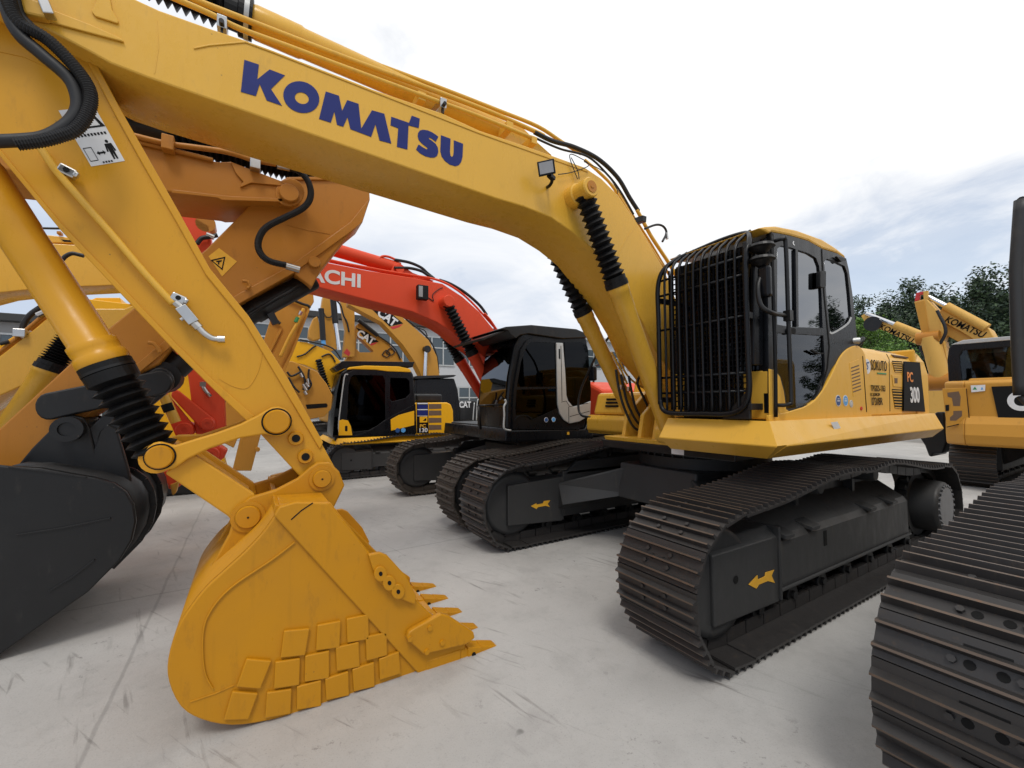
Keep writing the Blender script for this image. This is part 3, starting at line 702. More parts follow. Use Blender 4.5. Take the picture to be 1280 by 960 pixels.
# weld lines / doubler plates on the near face
def strip(name, pts, w, y=BY, proud=.008, mat='yellow', par=None, bev=.003):
    return slab(name, M[mat], par or boom, y+proud, proud, px=[thick(pts, w)], bevel=bev)
slab('root_plate', M['yellow'], boom, BY+.014, .014, px=[[(-70, -8), (60, 27), (155, 52), (152, 48), (112, 30), (60, 10), (-70, -30)]], bevel=.004)
slab('root_plate', M['yellow'], boom, BY+.012, .012, px=[[(118, -20), (120, 2), (114, 14), (119, 20), (147, 29), (148, 26), (140, 12), (134, -20)]], bevel=.004)
strip('weld_seam', [(242, 60), (262, 56), (307, 52), (340, 64), (430, 99), (600, 166), (703, 203), (735, 214)], 2.2, proud=.006)
strip('weld_seam', [(193, 92), (198, 60), (196, 25)], 1.3, proud=.0015, bev=0)
strip('weld_seam', [(768, 330), (782, 300), (795, 282)], 1.4, proud=.002, bev=0)
logo(boom, BY)
# top flange strip and pipes
def pipe(name, pts, y, r, par, mat='yellow', n=5): return hose(name, par, QP(pts, y), r, mat, n)
pipe('pipe', [(150, -34), (205, -8), (262, 17), (300, 36), (360, 58), (430, 84), (545, 126), (600, 146), (664, 172)], .15, .017, boom)
pipe('pipe', [(150, -50), (205, -22), (245, 0), (300, 22), (430, 72), (545, 114), (620, 143), (668, 164), (680, 170)], .06, .019, boom)
pipe('pipe', [(262, 8), (430, 66), (545, 108), (620, 137), (672, 158), (703, 178), (726, 192)], -.02, .017, boom)
for (px_, py_) in ((270, 26), (548, 128)):
    q = Q(px_, py_, y=.16)
    b = MB(); b.bar(q+Vector((-.03, -.26, .03)), q+Vector((-.03, .03, -.01)), .05, .07, up=(0, 0, 1)); cl = b.build('pipe_clamp', M['steel'], boom, .004)
    b = MB(); b.cyl(q+Vector((-.03, .03, -.03)), q+Vector((-.03, .06, -.03)), .014, 8); b.bar(q+Vector((-.03, .0, -.0)), q+Vector((-.03, .012, -.09)), .03, .012); b.build('clamp_bolt', M['black'], cl)
for (px_, py_) in ((525, 122), (634, 158), (664, 176)):
    q = Q(px_, py_, y=.1)
    b = MB(); b.box(q-Vector((.03, .1, .05)), q+Vector((.03, .05, .015))); b.build('pipe_bracket', M['yellow'], boom, .004)
hose('hose', boom, QP([(668, 165), (690, 176), (718, 184), (748, 199), (772, 222), (787, 247), (798, 264)], .06), .021)
hose('hose', boom, QP([(668, 172), (700, 186), (735, 196), (760, 219), (776, 240), (792, 268)], .12), .010)
hose('wire', boom, QP([(698, 218), (712, 216), (728, 211), (736, 206), (728, 199), (712, 194), (722, 224)], .23), .004)
hose('wire', boom, QP([(714, 197), (722, 213), (724, 224)], .24), .004)
hose('wire', boom, QP([(730, 202), (755, 215), (770, 234), (772, 242)], .21), .004)
pipe('pipe', [(796, 262), (803, 275), (815, 297), (838, 332), (850, 355)], .06, .019, boom)
pipe('pipe', [(731, 200), (760, 226), (778, 252), (797, 284), (830, 336)], .14, .014, boom)
pipe('pipe', [(745, 212), (770, 237), (790, 268), (815, 307), (836, 343)], .0, .014, boom)
q = Q(800, 276, y=.12); b = MB(); b.bar(q+Vector((0, -.12, .02)), q+Vector((0, .06, 0)), .06, .06); b.build('pipe_clamp', M['black'], boom, .005)
hose('elbow_hose', boom, QP([(806, 286), (820, 281), (829, 283), (833, 291), (828, 302)], .10), .012)
b = MB(); q = Q(833, 291, y=.1); b.bar(q, q+Vector((-.01, 0, -.07)), .025, .025); b.build('fitting', M['steel'], boom, .004)
# arm cylinder on top of the boom
a_, b_ = Q(640, 170, y=-.08), Q(316, 27, y=-.08)
b_far = b_+(b_-a_)*.75
m = MB(); m.lathe(a_, b_, [(0, .06), (.05, .085), (.85, .092), (.86, .10), (.99, .10), (1, .095)], 24)
ac = m.build('arm_ram', M['yellow'], ex)
m = MB(); m.lathe(b_, b_far, [(0, .10), (.0, .118), (.05, .118), (.055, .10), (.10, .10)]+bellows_prof(30, .085, .125, .10, 1, 1), 24, False); m.build('bellows', M['rubber'], ac)
m = MB(); m.lathe(b_+(b_far-b_)*.012, b_+(b_far-b_)*.03, [(0, .121), (1, .121)], 24); m.build('band_clamp', M['silver'], ac)
for yy in (.0, -.20):
    slab('ram_bracket', M['yellow'], boom, yy, .035, px=[[(628, 172), (630, 158), (637, 150), (647, 153), (672, 178), (690, 194), (640, 182)]], bevel=.004)
# boom rams with ridged bellows
near_a, near_b = Q(836, 560, y=.34), Q(729, 240, y=.34)
na = near_b+(Q(812, 470, y=.34)-near_b)*1.35
ram('boom_ram', ex, na, near_b, .635, .088, .05, 13)
fb = Q(692, 308, y=-.40); fa = Q(800, 540, y=-.42); fb = fb+(fb-Q(735, 385, y=-.40))*.35
o = ram('boom_ram', ex, fa, fb, .60, .085, .05, 13)
b = MB(); q = near_b
b.pin(q.x-.0, q.z+.0, .19, .45, .085); b.pin(q.x, q.z, .19, .30, .10); b.build('ram_pin', M['yellow'], boom)
b = MB(); b.cyl((q.x, .4505, q.z), (q.x, .456, q.z), .05, 20); b.pin(q.x, q.z, .45, .462, .018, 8); b.build('pin_cap', M['orange'], boom)
b = MB(); b.tube(QP([(735, 228), (739, 232), (742, 240)], .40), .008, 6); b.build('grease_line', M['yellow'], boom)
# work lamp
lm = MB(); c = Q(683, 210, y=.36)
ux = Vector((.93, .28, -.25)).normalized(); dirv = Vector((.62, .75, -.22)).normalized(); ux = (ux-dirv*ux.dot(dirv)).normalized(); uz = ux.cross(dirv)
def fr(cx, w, h, o): return [c+ux*(sx*w)+uz*(sz*h)+dirv*o for sx, sz in ((-1, -1), (1, -1), (1, 1), (-1, 1))]
lm.hexa(fr(c, .035, .03, -.055), fr(c, .068, .055, .0)); lm.hexa(fr(c, .07, .058, 0), fr(c, .07, .058, .012))
wl = lm.build('work_lamp', M['rubber'], boom, .006)
lm = MB(); lm.hexa(fr(c, .056, .044, .0125), fr(c, .056, .044, .015)); lm.build('lens', M['lens'], wl)
lm = MB(); lm.tube(cr([Q(687, 219, y=.34), Q(690, 226, y=.31), Q(687, 232, y=.26), Q(684, 234, y=.20)], 3), .014, 8); lm.bar(Q(686, 218, y=.33), Q(692, 224, y=.31), .04, .03); lm.build('lamp_bracket', M['rubber'], wl)
# front frame brackets and small things around the boom foot
b = MB()
for yy in (.33, -.33-.02, .08, -.12): b.hexa([(.10, yy, 1.24), (.88, yy, 1.24), (.82, yy, 1.5), (.45, yy, 1.80), (.05, yy, 1.80)], [(.10, yy-.05, 1.24), (.88, yy-.05, 1.24), (.82, yy-.05, 1.5), (.45, yy-.05, 1.80), (.05, yy-.05, 1.80)])
b.build('boom_bracket', M['yellow'], ex, .01)
b = MB(); b.hexa([(-.3, -.55, 1.215), (.98, -.55, 1.215), (.98, .45, 1.215), (-.3, .45, 1.215)], [(-.3, -.55, 1.26), (1.0, -.55, 1.26), (1.0, .45, 1.26), (-.3, .45, 1.26)]); b.build('front_plate', M['yellow'], ex, .008)
for pts in ([(776, 468), (780, 487), (786, 508), (800, 531), (820, 535)], [(786, 470), (790, 492), (797, 515), (815, 540)], [(770, 462), (774, 488), (782, 514), (796, 537), (824, 540)], [(800, 470), (797, 480), (806, 500), (816, 520)]):
    hose('hose', ex, QP(pts, -.22), .014, 'hose')
for pts in ([(764, 440), (776, 462), (784, 480)], [(770, 440), (782, 466), (796, 480), (812, 488)], [(812, 470), (805, 474), (806, 484), (812, 490)]):
    hose('pipe', ex, QP(pts, -.25), .011, 'yellow')
b = MB()
for q_ in QP([(777, 487), (786, 489), (779, 476), (808, 483)], -.22): b.bar(q_, q_+Vector((0, 0, .05)), .03, .03)
b.build('fitting', M['steel'], ex, .003)
# right-hand platform, tank and mirror
ZR = lambda pts: zm(730, 380, 5.33, pts)
def boxpx(name, mat, y, th, pts, bev=.02): return slab(name, M[mat], ex, y, th, px=[pts], bevel=bev)
b = MB()
b.hexa([(.43, -1.42, 1.22), (.43, -.50, 1.22), (.50, -.50, 1.27), (.50, -1.42, 1.27)], [(.43, -1.42, 1.47), (.43, -.50, 1.47), (.50, -.50, 1.42), (.50, -1.42, 1.42)])
b.box((-1.2, -1.45, 1.22), (.45, -.48, 1.47))
tb = b.build('right_platform', M['yellow'], ex, .02)
b = MB(); b.hexa([(.40, -1.40, 1.475), (.40, -.50, 1.475), (-.3, -.50, 1.475), (-.3, -1.40, 1.475)], [(.33, -1.38, 1.77), (.33, -.55, 1.77), (-.3, -.55, 1.77), (-.3, -1.38, 1.77)])
tb2 = b.build('tool_box', M['yellow'], ex, .04)
b = MB()
for k in range(3): b.box((.375-.012*k, -1.16, 1.58+.045*k), (.392-.012*k, -.93, 1.605+.045*k))
b.build('vent_slot', M['ink'], tb2)
b = MB(); b.hexa([(-.28, -1.38, 1.47), (-.28, -.52, 1.47), (-1.15, -.52, 1.47), (-1.15, -1.38, 1.47)], [(-.36, -1.30, 2.10), (-.36, -.56, 2.10), (-1.15, -.56, 2.10), (-1.15, -1.30, 2.10)])
tk = b.build('fuel_tank', M['yellow'], ex, .05)
b = MB(); b.hexa([(-.315, -1.0, 1.86), (-.315, -.6, 1.86), (-.320, -.6, 1.86), (-.320, -1.0, 1.86)], [(-.328, -1.0, 1.95), (-.328, -.6, 1.95), (-.333, -.6, 1.95), (-.333, -1.0, 1.95)])
b.build('blue_sticker', M['ltblue'], tk)
hose('mirror_arm', ex, [Q(779, 396, x=.42), Q(765, 416, x=.42), Q(748, 440, x=.43), Q(737, 462, x=.45), Q(726, 488, x=.47), Q(723, 508, x=.48), Q(727, 519, x=.48), Q(739, 522, x=.46)], .017, 'black')
mq = Q(741, 467, x=.42)
b = MB(); b.box(mq-Vector((.03, .07, .10)), mq+Vector((.03, .06, .10))); b.build('mirror', M['cabblack'], ex, .02)

# ---------------- arm (stick)
AY, AW = .08, .34
ar = [(111, 66), (150, 139), (184, 200), (225, 271), (262, 339), (281, 361), (311, 399), (337, 440), (360, 477), (403, 556), (425, 596), (421, 612), (404, 622), (388, 614), (376, 597), (327, 544), (311, 528), (262, 477), (217, 432), (150, 361), (75, 282), (7, 200), (-70, 108), (-140, -40), (-60, -120), (40, -60)]
arm = slab('arm', M['arm'], ex, AY, AW, px=[ar], bevel=.008)
slab('edge_flange', M['arm'], arm, AY+.014, AW+.028, px=[[(104, 48), (150, 135), (184, 196), (225, 267), (262, 335), (311, 395), (337, 436), (360, 473), (404, 553), (400, 562), (352, 481), (330, 445), (305, 402), (257, 343), (219, 275), (177, 203), (143, 142), (97, 54)]], bevel=.005)
slab('edge_flange', M['arm'], arm, AY+.014, AW+.028, px=[[(318, 520), (262, 471), (217, 426), (150, 356), (75, 277), (7, 194), (-70, 102), (-70, 110), (7, 204), (75, 287), (150, 366), (217, 437), (262, 482), (312, 530)]], bevel=.005)
slab('weld_seam', M['arm'], arm, AY+.003, .003, px=[thick(smooth2([(274, 473), (290, 482), (308, 485), (320, 470), (326, 452), (327, 440)], 5), 1.2)], bevel=.001)
slab('weld_seam', M['arm'], arm, AY+.004, .004, px=[thick([(-40, 55), (30, 70), (82, 93), (88, 110)], 2)], bevel=.001)
# hydraulic line with clamps and fitting on the near side
hose('side_pipe', arm, QP([(50, 183), (70, 213), (100, 248), (140, 293), (180, 340), (217, 380)], AY+.045), .018, 'yellow')
for (px_, py_) in ((83, 214), (222, 373)):
    q = Q(px_, py_, y=AY+.04)
    b = MB(); b.bar(q+Vector((.028, .0, .012)), q+Vector((-.038, .0, -.016)), .048, .04, up=(0, 1, 0)); b.bar(q+Vector((-.03, .015, -.012)), q+Vector((-.05, .015, -.02)), .03, .03, up=(0, 1, 0)); cl = b.build('pipe_clamp', M['steel'], arm, .008)
    b = MB(); b.cyl(q+Vector((-.005, .02, .0)), q+Vector((-.005, .023, .0)), .013, 12); b.build('clamp_hole', M['ink'], cl)
b = MB()
qa, qb = Q(226, 384, y=AY+.05), Q(243, 404, y=AY+.05); b.bar(qa, qb, .055, .06, up=(0, 1, 0)); b.cyl(Q(219, 378, y=AY+.05), qa, .02, 6); b.cyl(qb, Q(249, 410, y=AY+.05), .026, 8)
b.tube(cr(QP([(248, 409), (256, 417), (266, 423), (276, 424)], AY+.055), 4), .018, 10); b.cyl(Q(272, 424, y=AY+.055), Q(281, 424, y=AY+.055), .023, 8); b.cyl(Q(229, 398, y=AY+.06), Q(226, 400, y=AY+.06), .012, 8)
b.build('pipe_fitting', M['steel'], arm, .003)
# warning sticker
wq = [(73, 138), (118, 133), (156, 201), (114, 208)]
wst = slab('warning_sticker', M['white'], arm, AY+.002, .0018, px=[wq], bevel=0)
def wmap(u, v):   # u 0..1 across, v 0..1 down in the sticker
    a = [wq[0][k]+(wq[1][k]-wq[0][k])*u for k in (0, 1)]; c = [wq[3][k]+(wq[2][k]-wq[3][k])*u for k in (0, 1)]
    return (a[0]+(c[0]-a[0])*v, a[1]+(c[1]-a[1])*v)
def wshape(pls): slab('pictogram', M['ink'], wst, AY+.0035, .0015, px=[[wmap(*p) for p in pl] for pl in pls], bevel=0)
wshape([[(.30, .36), (1.0, .36), (.78, .02)], [(.42, .33), (.88, .33), (.76, .09)]])
wshape([ell(.80, .62, .045, .028, 0, 12)]); wshape([[(.70, .66), (.90, .66), (.93, .80), (.88, .80), (.87, .72), (.87, .94), (.82, .94), (.80, .82), (.78, .94), (.73, .94), (.73, .72), (.71, .80), (.66, .80)]])
wshape([[(.06, .68), (.30, .68), (.30, .92), (.06, .92)], [(.075, .69), (.285, .69), (.285, .91), (.075, .91)]])
wshape([[(.36, .80), (.43, .76), (.43, .785), (.55, .785), (.55, .76), (.62, .80), (.55, .84), (.55, .815), (.43, .815), (.43, .84)]])
for k in range(9): wshape([[(.10+k*.095, .45), (.16+k*.095, .45), (.16+k*.095, .49), (.13+k*.095, .50), (.10+k*.095, .48)]])
for k in range(4): wshape([[(.38+k*.08, .95), (.43+k*.08, .95), (.43+k*.08, .98), (.38+k*.08, .98)]])
# pins and holes
def boss(px_, py_, y0, y1, r, par, name='pin', mat='bucket'):
    q = Q(px_, py_, y=y1); b = MB(); b.pin(q.x, q.z, y0, y1, r); return b.build(name, M[mat], par), q
for (px_, py_) in ((370, 548), (382, 571)):
    o, q = boss(px_, py_, AY-.01, AY+.035, .045, arm, 'bushing'); b = MB(); b.cyl((q.x, AY+.0355, q.z), (q.x, AY+.038, q.z), .024, 16); b.build('bore', M['ink'], o)
# hoses looping at the top of the arm
hose('guarded_hose', ex, QP([(6, -60), (10, -5), (25, 28), (60, 50), (92, 82), (110, 108), (113, 128), (106, 148), (93, 163), (75, 170), (52, 176), (20, 180)], .30), .030, 'hose', 8, ribbed=True)
hose('hose', ex, QP([(0, -60), (8, 2), (22, 40), (52, 68), (84, 96), (96, 118), (97, 138), (85, 155), (60, 170), (30, 175), (-30, 177), (-80, 176)], .28), .029)
hose('hose', ex, QP([(14, -50), (20, 10), (35, 32), (48, 42)], .24), .027)
q = Q(60, 5, y=.26); b = MB(); b.bar(q+Vector((.03, 0, .05)), q+Vector((-.01, 0, -.06)), .04, .05, up=(0, 1, 0)); b.build('hose_clamp', M['steel'], boom, .005)
slab('hose_bracket', M['yellow'], boom, BY+.05, .05, px=[[(22, -10), (64, 8), (58, 22), (30, 16)]], bevel=.01)
# linkage
LK = [(200, 571)]
def tip(y, th):
    pl = [(200+20*math.cos(R(a)), 571+19*math.sin(R(a))) for a in range(60, 290, 23)]
    pl += [(218, 557), (240, 550), (270, 541), (300, 530), (322, 519)]
    pl += [(346+20*math.cos(R(a)), 527+19*math.sin(R(a))) for a in range(-130, 110, 24)]
    pl += [(330, 543), (300, 548), (262, 561), (235, 574), (218, 586)]
    return slab('tipping_link', M['arm'], ex, y, th, px=[pl], bevel=.010)
t1 = tip(.17, .05)
l0 = Q(200, 571, y=.17); l1 = Q(346, 527, y=.17)
for (c, rr) in ((l0, .062), (l1, .072)):
    b = MB(); b.pin(c.x, c.z, .15, .20, rr); pn = b.build('pin', M['bucket'], t1)
    b = MB(); b.ring((c.x, .168, c.z), (c.x, .174, c.z), rr*1.01, rr*1.13); b.build('pin_gap', M['ink'], pn)
t2 = slab('tipping_link', M['arm'], ex, -.35, .05, xz=[[(q.x, q.z) for q in [Q(a, b, y=.17) for a, b in [(183, 571), (190, 556), (205, 551), (240, 550), (300, 530), (335, 510), (352, 509), (364, 527), (352, 545), (330, 543), (262, 561), (218, 586), (200, 589)]]]], bevel=.01)
b = MB(); b.cyl((l0.x, -.40, l0.z), (l0.x, .18, l0.z), .055, 18); b.build('link_pin', M['arm'], ex)
b = MB(); b.cyl((l1.x, -.40, l1.z), (l1.x, .18, l1.z), .06, 18); b.build('link_pin', M['arm'], ex)
hl = [(206, 592), (212, 586), (240, 566), (318, 617), (322, 632), (300, 662), (284, 645)]
for y, t in ((.13, .05), (-.27, .05)):
    slab('bucket_link', M['arm'], ex, y, t, xz=[[(q.x, q.z) for q in [Q(a, b, y=.13) for a, b in hl]]], bevel=.01)
qh = [Q(a, b, y=.13) for a, b in [(222, 583), (238, 572), (312, 622), (300, 640)]]
b = MB(); b.hexa([(q.x, .08, q.z) for q in qh], [(q.x, -.27, q.z) for q in qh]); b.build('link_plate', M['arm'], ex, .008)
# bucket ram
ra = Q(131, 455, y=-.09); rt = Q(-6, 246, y=-.09); top = rt+(rt-ra)*.9; re_ = Q(200, 571, y=-.09)
m = MB(); m.lathe(ra, top, [(0, .117), (.01, .122), (.03, .118), (.035, .108), (.05, .112), (.07, .112), (.075, .100), (.42, .095), (.43, .099), (.60, .099), (.61, .094), (1, .094)], 32)
br = m.build('bucket_ram', M['arm'], ex)
m = MB(); m.lathe(ra, re_, [(0, .108), (0, .122), (.07, .122), (.07, .115), (.085, .122), (.18, .120), (.20, .10)]+bellows_prof(8, .085, .124, .22, .95, .92), 28, False); bl = m.build('bellows', M['rubber'], br)
m = MB(); m.lathe(ra+(re_-ra)*.05, ra+(re_-ra)*.075, [(0, .1235), (1, .1235)], 28); m.build('band_clamp', M['black'], br)
m = MB(); m.cyl(re_-Vector((0, .08, 0)), re_+Vector((0, .08, 0)), .085, 20); m.build('rod_eye', M['arm'], br)

# ---------------- bucket
KY = .50; KW = 1.14
ZB = lambda pts: zm(130, 460, 2.087, pts)
back = smooth2([(347, 640), (330, 664), (308, 688), (282, 712), (258, 734), (240, 756), (221, 786), (210, 824), (211, 853), (226, 884), (252, 900), (290, 907), (336, 901), (398, 885), (465, 866), (523, 843), (580, 822)], 3)
bk = [Q(a, b, y=KY) for a, b in back]
sideo = [(q.x, q.z) for q in bk]
rim = [Q(a, b, y=KY) for a, b in [(580, 795), (537, 767), (465, 695), (413, 628), (350, 633)]]
side_poly = sideo+[(q.x, q.z) for q in rim]


bsh = slab('bucket', M['bucket'], ex, KY, .035, xz=[side_poly], bevel=.008)
slab('side_wall', M['bucket'], bsh, KY-KW+.035, .035, xz=[side_poly], bevel=.008)
# curved shell
inner = []
for i, p in enumerate(sideo):
    a = sideo[max(i-1, 0)]; c = sideo[min(i+1, len(sideo)-1)]; dx, dz_ = c[0]-a[0], c[1]-a[1]; l = math.hypot(dx, dz_)
    inner.append((p[0]+dz_/l*.028*1, p[1]-dx/l*.028*1))
cx_ = sum(p[0] for p in side_poly)/len(side_poly); cz_ = sum(p[1] for p in side_poly)/len(side_poly)
if math.hypot(inner[20][0]-cx_, inner[20][1]-cz_) > math.hypot(sideo[20][0]-cx_, sideo[20][1]-cz_):
    inner = [(2*a[0]-b[0], 2*a[1]-b[1]) for a, b in zip(sideo, inner)]
slab('shell', M['bucket'], bsh, KY-.036, KW-.072, xz=[sideo+inner[::-1]], bevel=0)
# reinforced strip along the mouth, adapter plate, cutters
st = slab('mouth_strip', M['bucket'], bsh, KY+.022, .06, px=[ZB([(443, 385), (458, 362), (500, 350), (585, 352), (700, 490), (850, 640), (945, 708), (940, 762), (822, 800)])], bevel=.008)
slab('mouth_strip', M['bucket'], bsh, KY-KW+.02, .06, px=[], xz=[[(q.x, q.z) for q in [Q(a, b, y=KY+.022) for a, b in ZB([(443, 385), (458, 362), (500, 350), (585, 352), (700, 490), (850, 640), (945, 708), (940, 762), (822, 800)])]]], bevel=.008)
slab('scratch', M['ink'], st, KY+.0235, .002, px=[ZB(thick([(488, 396), (515, 372), (545, 352)], 3))], bevel=0)
cut = [(690, 488), (720, 482), (740, 490), (790, 545), (815, 595), (812, 618), (795, 612), (750, 590), (715, 555), (700, 520)]
for (y, nm) in ((KY+.055, 0), (KY-KW-.045+.03, 1)):
    cc = slab('side_cutter', M['bucket'], bsh, y, .035, xz=[[(q.x, q.z) for q in [Q(a, b, y=KY+.055) for a, b in ZB(cut)]]], bevel=.006)
    if nm == 0:
        slab('wear_ridge', M['bucket'], cc, KY+.07, .016, px=[ZB(ell(722, 538, 17, 20)), ], bevel=.004)
        slab('wear_ridge', M['bucket'], cc, KY+.07, .016, px=[ZB(ell(745, 562, 17, 20)), ], bevel=.004)
        slab('wear_ridge', M['bucket'], cc, KY+.07, .016, px=[ZB(ell(768, 584, 17, 20)), ], bevel=.004)
        for p in ((722, 537), (745, 561), (768, 584)): slab('bolt_hole', M['ink'], cc, KY+.0715, .002, px=[ZB(ell(p[0], p[1], 5, 6, 0, 12))], bevel=0)
# far-side cutter wings that stand proud of the rim
for z0, z1 in (((645, 388), (720, 455)), ((755, 492), (832, 540))):
    pass
ap = slab('corner_plate', M['bucket'], bsh, KY+.065, .042, px=[ZB([(795, 690), (810, 680), (880, 642), (900, 648), (965, 690), (968, 705), (945, 722), (835, 748), (820, 735), (790, 708)])], bevel=.008)
for p in ((850, 678), (882, 716), (842, 740), (798, 706)):
    q = Q(*ZB([p])[0], y=KY+.066); b = MB(); b.cyl((q.x, KY+.064, q.z), (q.x, KY+.076, q.z), .016, 8); b.build('bolt', M['bucket'], ap)
# lip and teeth
lip0 = Q(*ZB([(760, 795)])[0], y=KY); lip1 = Q(*ZB([(945, 735)])[0], y=KY)
b = MB(); d = (lip1-lip0).normalized(); n_ = Vector((-d.z, 0, d.x)); n_ = n_ if n_.z > 0 else -n_
L0 = [lip0-n_*.02, lip0+n_*.035, lip1+n_*.012, lip1-n_*.02]
b.hexa([(p.x, KY-.03, p.z) for p in L0], [(p.x, KY-KW+.03, p.z) for p in L0]); b.build('lip', M['bucket'], bsh, .006)
t0 = Q(*ZB([(905, 752)])[0], y=KY-.02); t1_ = Q(*ZB([(1020, 716)])[0], y=KY-.02)
d = (t1_-t0).normalized(); n_ = Vector((-d.z, 0, d.x)); n_ = n_ if n_.z > 0 else -n_
L = (t1_-t0).length
def tooth(y):
    def S(s, h, w, off=0): return [Vector((t0.x, y, t0.z))+d*(L*s)+n_*(off+sz*h)+Vector((0, sy*w, 0)) for sy, sz in ((-1, -1), (1, -1), (1, 1), (-1, 1))]
    b = MB(); b.hexa(S(-.55, .045, .045), S(.15, .052, .05)); b.hexa(S(.15, .05, .048), S(.40, .040, .045, -.004))
    ad = b.build('tooth_adapter', M['bucket'], bsh, .008)
    b = MB(); b.hexa(S(.30, .052, .055), S(.62, .034, .050, -.008)); b.hexa(S(.62, .034, .050, -.006), S(.96, .014, .042, -.012)); b.hexa(S(.96, .014, .042, -.012), S(1.03, .004, .036, -.014))
    tt = b.build('tooth', M['bucket'], bsh, .006)
    b = MB(); c = Vector((t0.x, y, t0.z))+d*(L*.42); b.cyl(c+Vector((0, .05, 0)), c+Vector((0, .062, 0)), .014, 10); b.build('tooth_pin', M['ink'], tt)
for k in range(5): tooth(KY-.02-k*(KW-.04)/4)
for k in range(4):
    y = KY-.02-(k+.5)*(KW-.04)/4
    b = MB()
    def S(s, h, w): return [Vector((t0.x, y, t0.z))+d*(L*s)+n_*(sz*h)+Vector((0, sy*w, 0)) for sy, sz in ((-1, -1), (1, -1), (1, 1), (-1, 1))]
    b.hexa(S(-.5, .03, .075), S(.12, .028, .075)); b.build('lip_shroud', M['bucket'], bsh, .008)
# wear tiles
tiles = [[(470, 687), (537, 680), (525, 750), (460, 757)], [(557, 672), (618, 660), (615, 730), (553, 738)], [(633, 655), (690, 643), (692, 708), (635, 718)],
 [(372, 760), (437, 765), (408, 838), (345, 833)], [(447, 768), (512, 758), (510, 828), (443, 838)], [(525, 752), (588, 738), (588, 810), (523, 820)], [(605, 730), (665, 715), (668, 780), (607, 792)], [(683, 702), (738, 690), (740, 750), (685, 765)],
 [(335, 845), (402, 850), (377, 918), (312, 920)], [(425, 848), (490, 838), (487, 903), (420, 915)], [(503, 832), (567, 815), (567, 883), (503, 893)], [(577, 812), (638, 792), (640, 855), (580, 868)], [(648, 787), (705, 768), (707, 832), (652, 845)], [(718, 760), (770, 740), (775, 798), (720, 815)]]
for t in tiles: slab('wear_plate', M['bucket'], bsh, KY+.022, .022, px=[ZB(t)], bevel=.005)
slab('side_rib', M['bucket'], bsh, KY+.011, .011, px=[ZB(thick(smooth2([(498, 455), (440, 500), (330, 575), (275, 640), (258, 700), (262, 790), (285, 840)], 5), 4))], bevel=.002)
slab('side_rib', M['bucket'], bsh, KY+.004, .004, px=[ZB(thick([(225, 872), (290, 850), (340, 828)], 3))], bevel=.001)
# ears
ear = [(263, 715), (241, 752), (246, 735), (262, 712), (287, 668), (296, 640), (298, 622), (322, 616), (350, 606), (376, 597), (385, 585), (396, 578), (412, 578), (424, 590), (430, 606), (412, 628), (404, 634), (380, 627), (350, 630), (330, 650), (300, 688)]
for y in (.17, -.29):
    slab('bucket_ear', M['bucket'], bsh, y, .04, xz=[[(q.x, q.z) for q in [Q(a, b, y=.17) for a, b in [(222, 800), (243, 748), (260, 715), (286, 668), (293, 645), (298, 634), (312, 622), (345, 612), (372, 598), (388, 584), (398, 578), (412, 578), (424, 589), (431, 607), (415, 640), (372, 690), (300, 745), (240, 800)]]]], bevel=.01)
for y in (.17,):
    for (px_, py_, rr) in ((403, 599, .055), (310, 647, .065)):
        o, q = boss(px_, py_, y-.5, y+.03, rr, bsh, 'pin')
        b = MB(); b.ring((q.x, y-.002, q.z), (q.x, y+.012, q.z), rr*1.02, rr*1.35); b.build('pin_collar', M['bucket'], o)
        b = MB(); b.cyl((q.x, y+.030, q.z), (q.x, y+.032, q.z), .006, 8); b.build('grease_hole', M['ink'], o)
# top cross plates between ears and side walls
tp = [Q(a, b, y=KY) for a, b in [(344, 632), (352, 634), (350, 644), (342, 642)]]
b = MB(); b.hexa([(p.x, KY-.03, p.z) for p in tp], [(p.x, KY-KW+.03, p.z) for p in tp]); b.build('top_plate', M['bucket'], bsh, .005)
b = MB()
pr_ = [Q(a, b, y=KY) for a, b in [(345, 640), (350, 632), (412, 628), (416, 640)]]
b.hexa([(p.x, KY-.03, p.z) for p in pr_], [(p.x, .18, p.z) for p in pr_]); b.build('top_plate', M['bucket'], bsh, .005)
b = MB(); b.hexa([(p.x, -.30, p.z) for p in pr_], [(p.x, KY-KW+.03, p.z) for p in pr_]); b.build('top_plate', M['bucket'], bsh, .005)
# ================================================================== RED EXCAVATOR WITH BLACK CAB (next in the row)
def TR(x, y, s=1., rz=0.): return Matrix.Translation((x, y, 0)) @ Matrix.Rotation(rz, 4, 'Z') @ Matrix.Scale(s, 4)
def pxslab(name, mat, par, y, th, pts, bevel=.01): return slab(name, M[mat] if isinstance(mat, str) else mat, par, y, th, px=[pts], bevel=bevel)
GRP = 'crawler excavators parked in the yard'
ex['group'] = GRP
OLD = [M['oldshoe'], M['oldshoe'], M['ink']]
T = TR(-.02, -3.39)
rx = thing('excavator', 'red crawler excavator with a black cab and silver door stripe', 'excavator', (0, -3.39, 0), GRP)
for s_, yc in ((1, 1.27), (-1, -1.20)): crawler(rx, T, yc, .56, s_, 46, OLD if s_ < 0 else [M['oldshoe'], M['oldshoe'], M['ink']])
centre_frame(rx, T)
ZC = lambda pts: zm(590, 395, 960/170, pts)
CY = -2.0
b = MB(); b.box((-2.3, -1.38, 1.10), (1.10, 1.30, 1.28)); b.build('deck', M['black'], rx, .02, T)
cbr = slab('cab', M['cabblack'], rx, CY-.03, .90, px=[ZC([(238, 800), (244, 600), (262, 420), (305, 200), (340, 130), (360, 115), (460, 70), (780, 120), (812, 160), (830, 330), (840, 600), (820, 700), (790, 800), (300, 820)])], bevel=.03)
